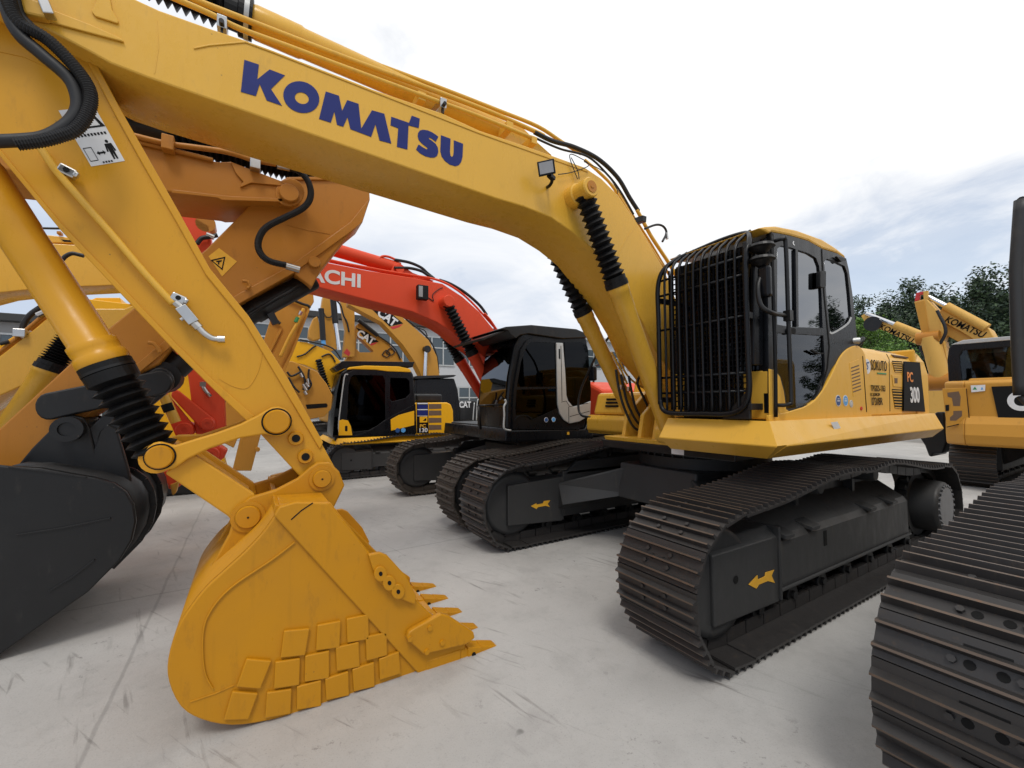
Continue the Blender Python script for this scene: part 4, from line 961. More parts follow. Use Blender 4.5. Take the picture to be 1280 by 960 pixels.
roofr = slab('visor_roof', M['black'], cbr, CY+.02, 1.0, px=[ZC([(200, 90), (240, 75), (420, 62), (740, 92), (815, 125), (818, 152), (640, 160), (400, 125), (340, 135), (310, 160), (280, 140), (255, 105)])], bevel=.012)
vq = [Q(*p, y=CY-.05) for p in ZC([(55, 155), (240, 80), (310, 150), (120, 188)])]
b = MB(); b.hexa([Q(*ZC([p])[0], y=CY-.02) for p in ((60, 158), (245, 92), (245, 106), (75, 172))], [Q(*ZC([p])[0], y=CY-.02)+Vector((.0, -.95, 0)) for p in ((60, 158), (245, 92), (245, 106), (75, 172))]); vis = b.build('visor', M['black'], roofr, .006)
dq = [(118, 640), (112, 420), (150, 215), (180, 185), (290, 170), (250, 330), (225, 480), (222, 640)]
wq_ = [Q(*p, y=CY-.05) for p in ZC([(243, 640), (260, 430), (300, 215)])]
b = MB()
for a, c in zip(wq_, wq_[1:]): b.hexa([a+Vector((.03, 0, 0)), a+Vector((.034, 0, 0)), c+Vector((.034, 0, 0)), c+Vector((.03, 0, 0))], [a+Vector((.03, -.78, 0)), a+Vector((.034, -.78, 0)), c+Vector((.034, -.78, 0)), c+Vector((.03, -.78, 0))])
wsr = b.build('windscreen', M['glassmid'], cbr)
d1 = slab('door', M['cabblack'], cbr, CY, .03, px=[ZC([(285, 800), (290, 600), (300, 480), (345, 240), (385, 175), (430, 150), (600, 180), (650, 190), (640, 400), (650, 560), (700, 640), (760, 630), (760, 800)]),
   ZC([(320, 480), (345, 330), (385, 210), (420, 182), (595, 190), (600, 480), (602, 500), (318, 500)]), ZC([(316, 520), (602, 512), (606, 650), (540, 680), (420, 735), (380, 705), (310, 700), (305, 650)])], bevel=.006)
pxslab('door_window', 'glassdark', d1, CY-.01, .006, ZC([(320, 480), (345, 330), (385, 210), (420, 182), (595, 190), (600, 500), (318, 500)]), 0)
pxslab('lower_door_window', 'glassdark', d1, CY-.01, .006, ZC([(316, 520), (602, 512), (606, 650), (540, 680), (420, 735), (380, 705), (310, 700)]), 0)
pxslab('rear_window', 'glassdark', cbr, CY-.01, .012, ZC(smooth2([(655, 185), (800, 195), (825, 330), (838, 590), (780, 620), (715, 635), (680, 600), (662, 480)], 4)), 0)
svr = slab('silver_stripe', M['silver'], cbr, CY+.02, .03, px=[ZC([(597, 188), (643, 190), (660, 400), (668, 560), (680, 600), (715, 640), (780, 625), (840, 600), (835, 700), (760, 745), (690, 760), (650, 735), (620, 690), (606, 620), (600, 400)])], bevel=.008)
for p in ([(628, 210), (632, 400), (636, 600)], [(630, 608), (665, 600), (690, 640), (820, 615)], [(690, 710), (830, 672)], [(683, 640), (684, 750)]): slab('seam', M['ink'], svr, CY+.0215, .002, px=[ZC(thick(p, 4))], bevel=0)
slab('lettering', M['ink'], svr, CY+.022, .002, px=[ZC([(612, 232), (622, 232), (624, 305), (613, 300)])], bevel=0)
for k, (cx, cy) in enumerate(((524, 733), (576, 731))):
    q = Q(*ZC([(cx, cy)])[0], y=CY+.002); b = MB(); b.cyl((q.x, CY, q.z), (q.x, CY+.003, q.z), .036, 20); st_ = b.build('round_sticker', M['white'], d1)
    b = MB(); b.cyl((q.x, CY+.0032, q.z), (q.x, CY+.005, q.z), .030, 20); b.build('sticker_face', M['ltblue' if k else 'dkblue'], st_)
hose('torn_tape', cbr, QP(ZC([(232, 590), (240, 610), (226, 640), (228, 700), (224, 770), (232, 800), (275, 808)]), CY+.03), .014, 'silver', 3)
slab('door_ring', M['rubber'], d1, CY+.012, .01, px=[ZC(thick([(365+62*math.cos(R(a)), 745+45*math.sin(R(a))) for a in range(185, 345, 12)], 8))], bevel=0)
b = MB(); b.tube(QP(ZC([(45, 632), (50, 700), (60, 800)]), CY-.2), .02, 6); b.tube(QP(ZC([(45, 632), (130, 628), (222, 626)]), CY-.1), .014, 6); b.build('grab_rail', M['black'], cbr)
pxslab('cab_base', 'cabblack', rx, CY-.005, 2.2, ZC([(240, 790), (285, 805), (800, 800), (842, 690), (860, 870), (230, 890)]), .02)
b = MB(); q = Q(*ZC([(680, 828)])[0], y=CY+.01); b.box(q-Vector((.02, .01, .02)), q+Vector((.02, .0, .02))); b.build('yellow_mark', M['arrow'], cbr)
# engine housing and counterweight in red
b = MB(); b.hexa([(-.45, 1.25, 1.25), (-.45, 1.25, 1.85), (-.45, .9, 2.0), (-.45, -1.1, 2.0), (-.45, -1.3, 1.8), (-.45, -1.3, 1.25)], [(-2.9, 1.25, 1.25), (-2.9, 1.25, 1.85), (-2.9, .9, 2.0), (-2.9, -1.1, 2.0), (-2.9, -1.3, 1.8), (-2.9, -1.3, 1.25)])
b.build('engine_cover', M['red'], rx, .05, T)
hose('handrail', rx, [T @ Vector(p) for p in ((-.6, .9, 1.95), (-.6, .9, 2.25), (-.9, .9, 2.33), (-1.6, .9, 2.33), (-1.7, .9, 2.1))], .018, 'black')
# boom
RY = -3.02
ZH = lambda pts: zm(370, 300, 4.8, pts)
rb_up = [(-350, 96), (0, 90), (95, 110), (190, 136), (430, 183), (700, 225), (880, 262), (1000, 340), (1100, 430), (1190, 540), (1260, 680), (1330, 900), (1360, 1100)]
rb_lo = [(1330, 1100), (1290, 960), (1220, 820), (1150, 720), (1070, 655), (990, 600), (920, 540), (850, 495), (700, 430), (560, 392), (380, 345), (120, 280), (40, 264), (-350, 200)]
rboom = slab('boom', M['red'], rx, RY, .50, px=[ZH(rb_up+rb_lo)], bevel=.012)
o_ = Q(*ZH([(148, 218)])[0], y=RY+.003); o2 = Q(*ZH([(300, 240)])[0], y=RY+.003); e1 = (o2-o_).normalized()
text('lettering', 'HITACHI', M['white'], rboom, Q(*ZH([(130, 214)])[0], y=RY+.003), e1, Vector((-e1.z, 0, e1.x)) if e1.x > 0 else Vector((e1.z, 0, -e1.x)), .255, .008, 1.12)
ra_, rb_ = Q(*ZH([(620, 172)])[0], y=-3.27), Q(*ZH([(200, 50)])[0], y=-3.27)
m = MB(); m.cyl(ra_, rb_+(rb_-ra_)*.8, .095, 20); m.build('arm_ram', M['red'], rboom)
slab('ram_bracket', M['red'], rboom, -3.15, .24, px=[ZH([(560, 205), (590, 145), (640, 150), (700, 195), (830, 245), (700, 230)])], bevel=.01)
b = MB(); q = Q(*ZH([(622, 172)])[0], y=-3.13); b.pin(q.x, q.z, -3.15, -3.11, .07); b.build('pin', M['red'], rboom)
for off in (0, 26): hose('hose', rboom, QP(ZH([(590, 118+off*1.9), (680, 135+off*1.3), (750, 165+off*.8), (790, 200+off*.4), (830, 232)]), -3.2+off*.003), .022)
hose('hose', rboom, QP(ZH([(860, 240), (930, 265), (1020, 320), (1100, 390), (1145, 450)]), -3.1), .024)
hose('pipe', rboom, QP(ZH([(465, 105), (485, 118), (520, 98), (560, 102), (600, 120)]), -3.2), .018, 'red')
hose('pipe', rboom, QP(ZH([(190, 118), (300, 142), (430, 166), (560, 190), (700, 212), (850, 240), (960, 295), (1060, 380), (1200, 535)]), -3.08), .018, 'red')
hose('pipe', rboom, QP(ZH([(190, 128), (430, 176), (700, 222)]), -3.14), .016, 'red')
hose('pipe', rboom, QP(ZH([(1130, 440), (1165, 480), (1205, 540)]), -3.04), .018, 'red')
n1 = Q(*ZH([(905, 372)])[0], y=-2.90); s1 = Q(*ZH([(1062, 690)])[0], y=-2.90); f1 = n1+(s1-n1)*2.1
ram('boom_ram', rx, f1, n1, .524, .085, .05, 13, mat='red')
n2 = Q(*ZH([(885, 560)])[0], y=-3.62); s2 = Q(*ZH([(985, 722)])[0], y=-3.62); n2 = n2-(s2-n2)*.5; f2 = n2+(s2-n2)*2.5
ram('boom_ram', rx, f2, n2, .60, .085, .05, 13, mat='red')
b = MB(); b.pin(n1.x, n1.z, RY-.02, -2.80, .09); b.build('ram_pin', M['red'], rboom)
q = Q(*ZH([(752, 315)])[0], y=RY+.12); b = MB(); b.box(q-Vector((.09, .04, .11)), q+Vector((.07, .06, .10))); b.cyl(q-Vector((0, .12, .05)), q-Vector((0, 0, .05)), .02, 8); wl2 = b.build('work_lamp', M['rubber'], rboom, .015)
b = MB(); b.box(q+Vector((-.0, .061, -.08)), q+Vector((.06, .063, .08))); b.build('lens', M['lens'], wl2)
hose('wire', rboom, QP(ZH([(775, 335), (800, 350), (825, 365), (820, 330), (850, 300), (880, 285)]), RY+.01), .006)
# its arm and bucket, folded down in front (mostly hidden)
rarm = slab('arm', M['red'], rx, -3.05, .32, xz=[[(6.6, 3.75), (6.75, 3.4), (6.3, 3.1), (5.6, 1.0), (5.4, .95), (5.35, 1.1), (5.9, 3.6), (6.2, 3.9)]], bevel=.01) if False else None

# ================================================================== SMALL YELLOW/BLACK EXCAVATOR
T = TR(1.10, -8.05, .85)
sx_ = thing('excavator', 'small yellow excavator with black windows and 130 on its flank', 'excavator', (1.1, -8.05, 0), GRP)
for s_, yc in ((1, 1.27), (-1, -1.27)): crawler(sx_, T, yc, .58, s_, 42, shoes=False)
centre_frame(sx_, T)
ZP = lambda pts: zm(400, 440, 1280/180, pts)
PY = -6.86
cb2 = slab('cab', M['cabblack'], sx_, PY-.03, .85, px=[ZP([(112, 760), (125, 560), (150, 350), (190, 180), (240, 150), (300, 130), (800, 150), (830, 200), (850, 460), (850, 745)])], bevel=.03)
dp = slab('door_side', M['cabblack'], cb2, PY, .03, px=[ZP([(165, 755), (175, 560), (205, 300), (235, 190), (300, 160), (560, 165), (800, 178), (825, 230), (840, 460), (850, 480), (850, 745)]),
    ZP([(255, 300), (275, 225), (300, 205), (560, 210), (578, 250), (582, 600), (500, 660), (430, 695), (300, 710), (240, 590)]), ZP([(625, 230), (770, 235), (795, 260), (800, 370), (760, 410), (640, 440), (622, 420)])], bevel=.008)
pxslab('door_window', 'glassdark', dp, PY-.012, .006, ZP([(255, 300), (275, 225), (300, 205), (560, 210), (578, 250), (582, 600), (500, 660), (430, 695), (300, 710), (240, 590)]), 0)
pxslab('rear_window', 'glassdark', dp, PY-.012, .006, ZP([(625, 230), (770, 235), (795, 260), (800, 370), (760, 410), (640, 440), (622, 420)]), 0)
pxslab('windscreen', 'glassdark', cb2, PY-.02, .01, ZP([(118, 740), (130, 560), (155, 350), (190, 200), (205, 190), (175, 500), (155, 740)]), 0)
rf2 = pxslab('roof', 'lemon', cb2, PY+.02, .9, ZP([(240, 158), (260, 135), (400, 120), (700, 128), (800, 150), (812, 180), (600, 172), (500, 158), (300, 152)]), .015)
pxslab('visor', 'cabblack', rf2, PY-.1, .7, ZP([(125, 135), (200, 80), (840, 88), (825, 135), (780, 130), (400, 115), (260, 130), (160, 172)]), .006)
slab('front_trim', M['silver'], cb2, PY+.006, .006, px=[ZP(thick(smooth2([(250, 200), (222, 205), (205, 300), (180, 500), (165, 650), (170, 715)], 4), 11))], bevel=0)
pc = pxslab('yellow_corner', 'lemon', cb2, PY+.012, .012, ZP([(165, 742), (170, 610), (200, 600), (250, 610), (275, 660), (288, 740)]), .004)
slab('handle_hole', M['ink'], pc, PY+.014, .003, px=[ZP(rrect(222, 655, 245, 705, 8))], bevel=0)
h2 = pxslab('engine_cover', 'lemon', sx_, PY, 1.9, ZP([(845, 450), (1130, 448), (1165, 465), (1185, 520), (1192, 770), (845, 790)]), .03)
fl = pxslab('side_panel', 'cabblack', sx_, PY+.010, .03, ZP([(290, 750), (440, 700), (560, 620), (640, 570), (850, 460), (860, 722), (600, 745)]), .006)
y1 = pxslab('yellow_panel', 'lemon', fl, PY+.016, .006, ZP([(628, 600), (700, 560), (838, 522), (838, 650), (632, 700)]), .003)
for r_ in range(3):
    for c_ in range(5): pass
for k, (cx, cy) in enumerate(((690, 697), (740, 695))):
    q = Q(*ZP([(cx, cy)])[0], y=PY+.018); b = MB(); b.cyl((q.x, PY+.017, q.z), (q.x, PY+.02, q.z), .055, 18); b.build('round_sticker', M['dkblue' if not k else 'ltblue'], fl)
st2 = pxslab('striped_panel', 'cabblack', h2, PY+.006, .005, ZP([(860, 450), (960, 450), (966, 722), (862, 722)]), 0)
for (a0, a1, mt) in ((452, 463, 'white'), (470, 505, 'navy'), (508, 516, 'white'), (520, 562, 'navy'), (566, 570, 'white')): pxslab('stripe', mt, st2, PY+.009, .003, ZP([(866, a0), (958, a0), (958, a1), (866, a1)]), 0)
yb = pxslab('yellow_badge', 'lemon', st2, PY+.009, .003, ZP([(885, 575), (955, 572), (955, 625), (887, 627)]), 0)
pxslab('badge_mark', 'ink', yb, PY+.011, .002, ZP([(915, 612), (935, 590), (945, 590), (945, 612)]), 0)
q = Q(*ZP([(914, 655)])[0], y=PY+.012); side_text('PC', q.x, q.z-.01, .115, 'arrow', st2, PY+.012, .002, 1.15)
q = Q(*ZP([(916, 697)])[0], y=PY+.012); side_text('130', q.x, q.z, .135, 'white', st2, PY+.012, .003, 1.15)
for a0 in (462, 520, 585, 648):
    pv = pxslab('vent', 'brown', h2, PY+.004, .004, ZP([(968, a0), (1078, a0), (1080, a0+42), (968, a0+45)]), 0)
b = MB()
sk2 = [(95, 800), (150, 775), (1160, 720), (1192, 735), (1188, 775), (1150, 790), (600, 830), (170, 852), (130, 830)]
b = MB()
up2 = [Q(*p, y=PY+.0) for p in ZP([(160, 768), (1150, 722)])]; lo2 = [Q(*p, y=PY+.10) for p in ZP([(140, 825), (1170, 772)])]
b.hexa([up2[0], lo2[0], lo2[0]+Vector((0, -.12, -.03)), up2[0]+Vector((0, -.25, 0))], [up2[1], lo2[1], lo2[1]+Vector((0, -.12, -.03)), up2[1]+Vector((0, -.25, 0))])
b.hexa([up2[0], lo2[0], lo2[0]+Vector((.12, -.10, .03)), up2[0]+Vector((.02, -.25, 0))], [up2[0]+Vector((0, -1.9, 0)), lo2[0]+Vector((0, -2.0, 0)), lo2[0]+Vector((.12, -1.9, .03)), up2[0]+Vector((.02, -1.9, 0))])
b.build('skirt', M['lemon'], sx_, .01)
pxslab('deck', 'black', sx_, PY-.05, 1.9, ZP([(130, 760), (1180, 722), (1185, 790), (140, 835)]), .01)
b = MB(); q0 = Q(*ZP([(845, 375)])[0], y=PY-.7); q1 = Q(*ZP([(1078, 445)])[0], y=PY-.7); b.box((q1.x, PY-1.4, q1.z), (q0.x, PY-.6, q0.z)); mf = b.build('muffler_box', M['black'], sx_, .05)
b = MB()
for k in range(12): x = q0.x+(q1.x-q0.x)*(.2+.65*k/11); b.box((x-.012, PY-1.3, q0.z+.004), (x+.012, PY-.7, q0.z+.03))
b.build('grille', M['frame'], mf)
# its boom, reaching left behind the red one
ZK = lambda pts: zm(340, 360, 1280/220, pts)
BK = -7.75
bm2 = slab('boom', M['lemon'], sx_, BK, .40, px=[ZK([(-40, 470), (60, 410), (160, 385), (250, 395), (340, 425), (430, 465), (495, 530), (560, 640), (600, 800), (480, 900), (455, 760), (400, 690), (330, 600), (240, 560), (140, 540), (60, 580), (-40, 620)])], bevel=.012)
n3 = Q(*ZK([(335, 515)])[0], y=BK+.12); s3 = Q(*ZK([(408, 775)])[0], y=BK+.12); f3 = n3+(s3-n3)*2.0
ram('boom_ram', sx_, f3, n3, .5, .075, .05, 12, mat='lemon')
for pts in ([(200, 375), (300, 395), (400, 420), (460, 455), (500, 515)], [(180, 500), (240, 480), (300, 430), (320, 420)], [(360, 500), (410, 480), (440, 500), (460, 540)]): hose('hose', bm2, QP(ZK(pts), BK+.03), .018)

# ================================================================== TAN EXCAVATORS AT THE BACK
def cat_logo(par, y, panel, letter_c, size, e, red):
    pn = pxslab('logo_panel', 'ink', par, y+.004, .004, panel, 0)
    q = Q(*letter_c, y=y+.009); up = Vector((-e.z, 0, e.x)); up = up if up.z > 0 else -up
    text('lettering', 'CAT', M['white'], pn, q, e, up, size*.66, .016, .9)
    pxslab('red_stripe', 'redink', par, y+.005, .005, red, 0)
    return pn
# second machine from the back row: nearer boom with mark
T = TR(-1.75, -12.4, .95)
c1 = thing('excavator', 'tan excavator whose boom arches down to a dark cab, just right of 130', 'excavator', (-1.75, -12.4, 0), GRP)
for s_, yc in ((1, 1.27), (-1, -1.27)): crawler(c1, T, yc, .58, s_, 42, shoes=False)
centre_frame(c1, T)
CB = -12.0
cbm = slab('boom', M['cat'], c1, CB, .5, px=[ZK([(560, 20), (700, 120), (860, 172), (940, 205), (1050, 300), (1140, 380), (1200, 500), (1218, 640), (1225, 900), (1090, 900), (1085, 630), (1040, 540), (950, 410), (800, 250), (560, 120)])], bevel=.012)
e_ = (Q(*ZK([(885, 250)])[0], y=CB)-Q(*ZK([(790, 180)])[0], y=CB)).normalized()
cat_logo(cbm, CB, ZK([(700, 128), (850, 170), (955, 258), (855, 280)]), ZK([(838, 217)])[0], .62, e_, ZK([(858, 284), (952, 262), (925, 285), (880, 300)]))
m = MB(); m.cyl(Q(*ZK([(1112, 640)])[0], y=CB+.15), Q(*ZK([(1118, 455)])[0], y=CB+.15), .07, 14); m.build('ram_rod', M['rod'], c1)
m = MB(); q = Q(*ZK([(1118, 448)])[0], y=CB+.05); m.cyl(q, q+Vector((0, .2, 0)), .13, 16); m.build('ram_pin', M['black'], cbm)
hose('hose', cbm, QP(ZK([(880, 165), (960, 215), (1050, 285), (1110, 340), (1160, 400), (1200, 500), (1212, 620)]), CB-.1), .03)
hose('hose', cbm, QP(ZK([(1060, 290), (1110, 310), (1130, 350)]), CB-.1), .02)
slab('cab', M['cabblack'], c1, -11.15, .95, px=[ZP([(850, 250), (870, 235), (1195, 235), (1225, 330), (1245, 470), (1240, 700), (850, 700)])], bevel=.04)
pxslab('visor', 'black', c1, -11.05, 1.1, ZP([(835, 225), (860, 212), (1190, 203), (1212, 207), (1190, 222), (850, 238)]), .006)
ehc = slab('engine_cover', M['black'], c1, -11.2, 2.0, px=[ZP([(1240, 480), (1330, 430), (1430, 440), (1430, 620), (1240, 615)])], bevel=.03)
qc = Q(*ZP([(1290, 470)])[0], y=-11.19); side_text('CAT', qc.x, qc.z, .30, 'white', ehc, -11.19, .01, .8)
slab('skirt', M['cat'], c1, -11.1, 2.2, px=[ZP([(850, 625), (1440, 612), (1440, 655), (850, 665)])], bevel=.02)
for pts in ([(1385, 700), (1392, 560), (1400, 430), (1430, 420)], [(1355, 700), (1362, 560), (1372, 450)]): hose('handrail', c1, QP(ZP(pts), -11.0), .02, 'silver', 4)
# third machine: logo boom and upright arm, seen between the others
T = TR(.9, -15.2, .95)
c2 = thing('excavator', 'tan excavator farthest back, with upright arms, bright rods and the smaller logo', 'excavator', (.9, -15.2, 0), GRP)
for s_, yc in ((1, 1.27), (-1, -1.27)): crawler(c2, T, yc, .58, s_, 42, shoes=False)
b = MB(); b.box((-2.8, -1.3, 1.0), (1.2, 1.3, 1.9)); b.build('engine_cover', M['cat'], c2, .08, T)
b = MB(); b.box((.0, .3, 1.5), (1.3, 1.3, 2.6)); b.build('cab', M['cabblack'], c2, .06, T)
CC = -13.6
b2 = slab('boom', M['cat'], c2, CC, .45, px=[ZK([(610, 275), (640, 250), (760, 335), (850, 405), (945, 515), (1000, 640), (560, 640), (540, 520), (600, 440), (600, 330)]), ZK([(615, 350), (625, 345), (735, 455), (735, 468), (640, 468), (612, 440)])], bevel=.01)
e_ = (Q(*ZK([(740, 395)])[0], y=CC)-Q(*ZK([(640, 335)])[0], y=CC)).normalized()
cat_logo(b2, CC, ZK([(608, 285), (690, 320), (775, 390), (705, 405)]), ZK([(682, 360)])[0], .58, e_, ZK([(707, 407), (772, 392), (750, 408), (722, 420)]))
m = MB(); m.cyl(Q(*ZK([(628, 232)])[0], y=CC+.1), Q(*ZK([(770, 345)])[0], y=CC+.1), .08, 12); m.build('arm_ram', M['black'], b2)
hose('hose', b2, QP(ZK([(770, 345), (850, 400), (900, 450), (935, 520)]), CC+.05), .03); 
for (cx, cy) in ((830, 475), (860, 460)): hose('hose', b2, QP(ZK([(cx-30, cy+10), (cx, cy-22), (cx+30, cy+5), (cx+5, cy+28), (cx-30, cy+10)]), CC+.03), .018)
a2 = slab('arm', M['cat'], c2, CC+.3, .4, px=[ZK([(500, 90), (600, 100), (603, 460), (600, 500), (520, 500), (540, 300)])], bevel=.01)
a3 = slab('arm_side', M['cat'], c2, CC+.8, .4, px=[ZK([(362, 130), (372, 60), (440, 60), (440, 250), (480, 440), (400, 470), (370, 400)])], bevel=.01)
b = MB(); q0, q1, q2 = [Q(*p, y=CC+1.3) for p in ZK([(442, 60), (462, 258), (488, 450)])]; b.cyl(q0, q1, .10, 14); rm = b.build('arm_ram', M['black'], c2)
b = MB(); b.cyl(q1, q2, .07, 14); b.build('rod', M['rod'], rm)
b = MB(); q0, q1, q2 = [Q(*p, y=CC+1.3) for p in ZK([(357, 150), (372, 380), (378, 420)])]; b.cyl(q0, q1, .09, 14); rm = b.build('arm_ram', M['black'], c2)
b = MB(); b.cyl(q1, q2, .07, 14); b.build('rod', M['ltblue'], rm)
hose('hose', a2, QP(ZK([(470, 90), (500, 130), (520, 200), (545, 250), (560, 320)]), CC+.34), .03)
slab('warning_sign', M['redink'], a2, CC+.31, .01, px=[ZK([(520, 470), (545, 440), (570, 470), (560, 498)])], bevel=0)
hose('hose', a3, QP(ZK([(375, 180), (395, 210), (425, 212), (440, 190)]), CC+.84), .02)
slab('cab_arm_link', M['cat'], c2, CC+1.0, .4, px=[ZK([(270, 300), (300, 220), (330, 205), (345, 260), (350, 370), (300, 385), (265, 360)])], bevel=.03)

# ================================================================== tan/orange arm with green mark, beside the red boom
I_Y = -4.75
mi_ = thing('excavator', 'orange-yellow excavator arm with a green sleeve on its pipe, under the red boom', 'excavator', (4.6, -4.95, 0), GRP)
ia = slab('arm', M['cat'], mi_, I_Y, .36, px=[ZK([(40, 70), (130, 20), (240, -10), (300, 40), (306, 100), (285, 130), (272, 160), (232, 265), (150, 480), (90, 610), (-10, 790), (-150, 1330), (-290, 1330), (-200, 960), (-150, 700), (-60, 380)])], bevel=.012)
slab('edge_flange', M['cat'], ia, I_Y+.05, .44, px=[ZK([(262, 150), (276, 158), (232, 268), (150, 482), (90, 612), (-10, 795), (-24, 785), (70, 600), (135, 470), (215, 260)])], bevel=.006)
hose('side_pipe', ia, QP(ZK([(230, 150), (205, 210), (180, 265), (120, 370), (60, 500)]), I_Y+.10), .028, 'yellow')
b = MB(); b.cyl(Q(*ZK([(190, 215)])[0], y=I_Y+.10), Q(*ZK([(174, 250)])[0], y=I_Y+.10), .036, 12); b.build('green_sleeve', M['green'], ia)
b = MB(); b.cyl(Q(*ZK([(215, 172)])[0], y=I_Y+.10), Q(*ZK([(203, 198)])[0], y=I_Y+.10), .034, 12); b.build('pipe_fitting', M['steel'], ia)
hose('hose', ia, QP(ZK([(108, 66), (160, 90), (220, 115), (265, 130), (275, 145)]), I_Y+.05), .022)
hose('hose', ia, QP(ZK([(-10, 205), (30, 235), (60, 260)]), I_Y+.05), .024)
slab('arm_rib', M['cat'], ia, I_Y+.03, .03, px=[ZK([(60, 290), (78, 295), (-10, 470), (-25, 460)])], bevel=.004)
for (px_, py_) in ((293, 590), (288, 600), (322, 562)):
    q = Q(px_, py_, y=I_Y+.05); b = MB(); b.pin(q.x, q.z, I_Y-.02, I_Y+.06, .035); b.build('pin', M['cat'], ia)
bx = [(-4.6, 0)]
slab('link', M['cat'], mi_, I_Y+.02, .4, px=[[(285, 480), (312, 505), (305, 530), (292, 560), (276, 552)]], bevel=.01)
# pale yellow linkage seen under the small excavator's boom
J_Y = -6.2
mj = thing('excavator', 'dusty tan excavator linkage with bright hose ends, left of the small black cab', 'excavator', (3.6, -6.4, 0), GRP)
ja = slab('arm', M['cat'], mj, J_Y, .36, px=[ZK([(60, 560), (140, 530), (240, 570), (330, 610), (400, 700), (440, 780), (430, 880), (380, 935), (250, 960), (150, 800), (80, 700)])], bevel=.012)
slab('slot', M['ink'], ja, J_Y+.004, .01, px=[ZK([(245, 848), (395, 838), (405, 850), (400, 868), (255, 880)])], bevel=0)
for pts in ([(110, 610), (140, 640), (190, 620), (215, 600)], [(190, 570), (230, 640), (240, 700), (225, 740)], [(270, 590), (265, 650), (285, 700), (262, 740)], [(120, 650), (160, 720), (200, 760)]): hose('hose', ja, QP(ZK(pts), J_Y+.06), .02)
b = MB()
for p0, p1 in (((225, 700), (250, 745)), ((245, 690), (265, 720)), ((255, 660), (262, 700)), ((235, 750), (250, 775)), ((205, 620), (220, 650))): b.cyl(Q(*ZK([p0])[0], y=J_Y+.08), Q(*ZK([p1])[0], y=J_Y+.08), .028, 8)
b.build('hose_ends', M['steel'], ja)

# ================================================================== ORANGE-BROWN machine on the left: boom, arm and black bucket
B_Y = -1.30
mb = thing('excavator', 'orange-brown excavator with its arm folded down to a big black bucket', 'excavator', (12.2, -1.6, 0), GRP)
ZO = lambda pts: zm(120, 120, 1280/360, pts)
bb_up = [(-900, 20), (-430, 100), (0, 150), (190, 195), (340, 245), (540, 292), (600, 290), (740, 345), (850, 388)]
bb_lo = [(900, 420), (905, 455), (880, 480), (830, 470), (620, 462), (560, 462), (540, 455), (340, 428), (0, 380), (-430, 320), (-900, 260)]
bbm = slab('boom', M['orange'], mb, B_Y, .55, px=[ZO(bb_up+bb_lo)], bevel=.012)
slab('edge_plate', M['orange'], bbm, B_Y+.012, .012, px=[ZO([(335, 430), (540, 452), (560, 462), (830, 470), (830, 455), (600, 445), (550, 440), (340, 415)])], bevel=.004)
slab('edge_plate', M['orange'], bbm, B_Y+.02, .02, px=[ZO([(600, 292), (620, 340), (655, 380), (640, 405), (655, 400), (690, 385), (850, 400), (850, 388), (740, 345)])], bevel=.004)
q = Q(*ZO([(858, 432)])[0], y=B_Y+.03); b = MB(); b.pin(q.x, q.z, B_Y-.05, B_Y+.05, .085); b.build('pin', M['orange'], bbm)
slab('pin_boss', M['orange'], bbm, B_Y+.012, .03, px=[ZO([(862+65*math.cos(R(a)), 428+62*math.sin(R(a))) for a in range(0, 360, 18)])], bevel=.006)
bs_ = [(820, 378), (850, 362), (1090, 358), (1215, 398), (1218, 460), (1185, 560), (1130, 605), (1000, 770), (960, 850), (880, 790)]
b_arm = slab('arm', M['orange'], mb, B_Y-.12, .34, px=[ZO(bs_)+[(371, 333), (358, 341), (300, 377), (221, 425), (199, 455), (172, 468), (120, 509), (66, 545), (20, 590), (-40, 640), (-80, 600), (-40, 565), (0, 535), (60, 480), (134, 412), (170, 383), (258, 311), (306, 263), (330, 235)]], bevel=.012)
slab('edge_flange', M['orange'], b_arm, B_Y-.10, .38, px=[ZO([(1215, 455), (1130, 560), (870, 750)])+[(300, 366), (221, 413), (120, 497), (66, 533), (66, 546), (120, 511), (221, 427), (300, 379)]+ZO([(880, 785), (1130, 605), (1185, 560)])], bevel=.005)
slab('edge_flange', M['orange'], b_arm, B_Y-.10, .38, px=[ZO([(820, 378), (850, 360), (1095, 356), (1215, 393), (1215, 405), (1090, 372), (850, 372)])], bevel=.005)
slab('weld_seam', M['orange'], b_arm, B_Y-.116, .004, px=[ZO(thick([(840, 570), (940, 595), (1040, 612)], 4))], bevel=.001)
for p in ((970, 740),): q = Q(*ZO([p])[0], y=B_Y-.10); b = MB(); b.pin(q.x, q.z, B_Y-.13, B_Y-.07, .055); b.build('pin', M['orange'], b_arm)
slab('yellow_sticker', M['arrow'], b_arm, B_Y-.117, .003, px=[zm(180, 250, 5.333, [(430, 375), (500, 320), (620, 410), (520, 510)])], bevel=0)
sgn_ = slab('warning_triangle', M['ink'], b_arm, B_Y-.115, .002, px=[zm(180, 250, 5.333, [(443, 400), (543, 377), (523, 468)]), zm(180, 250, 5.333, [(458, 405), (532, 388), (518, 454)])], bevel=0)
slab('warning_mark', M['ink'], b_arm, B_Y-.1145, .002, px=[zm(180, 250, 5.333, [(480, 405), (520, 400), (515, 412), (505, 410), (500, 430), (492, 428), (494, 412), (484, 414)])], bevel=0)
for (qx, qy) in ((197, 351+40), ): pass
hose('lifting_lug', b_arm, QP(zm(180, 250, 5.333, [(655, 540), (690, 545), (705, 575), (690, 590)]), B_Y-.06), .014, 'orange', 4)
hose('lifting_lug', b_arm, QP([(185, 428), (193, 430), (199, 437), (200, 441)], B_Y-.06), .016, 'orange', 4)
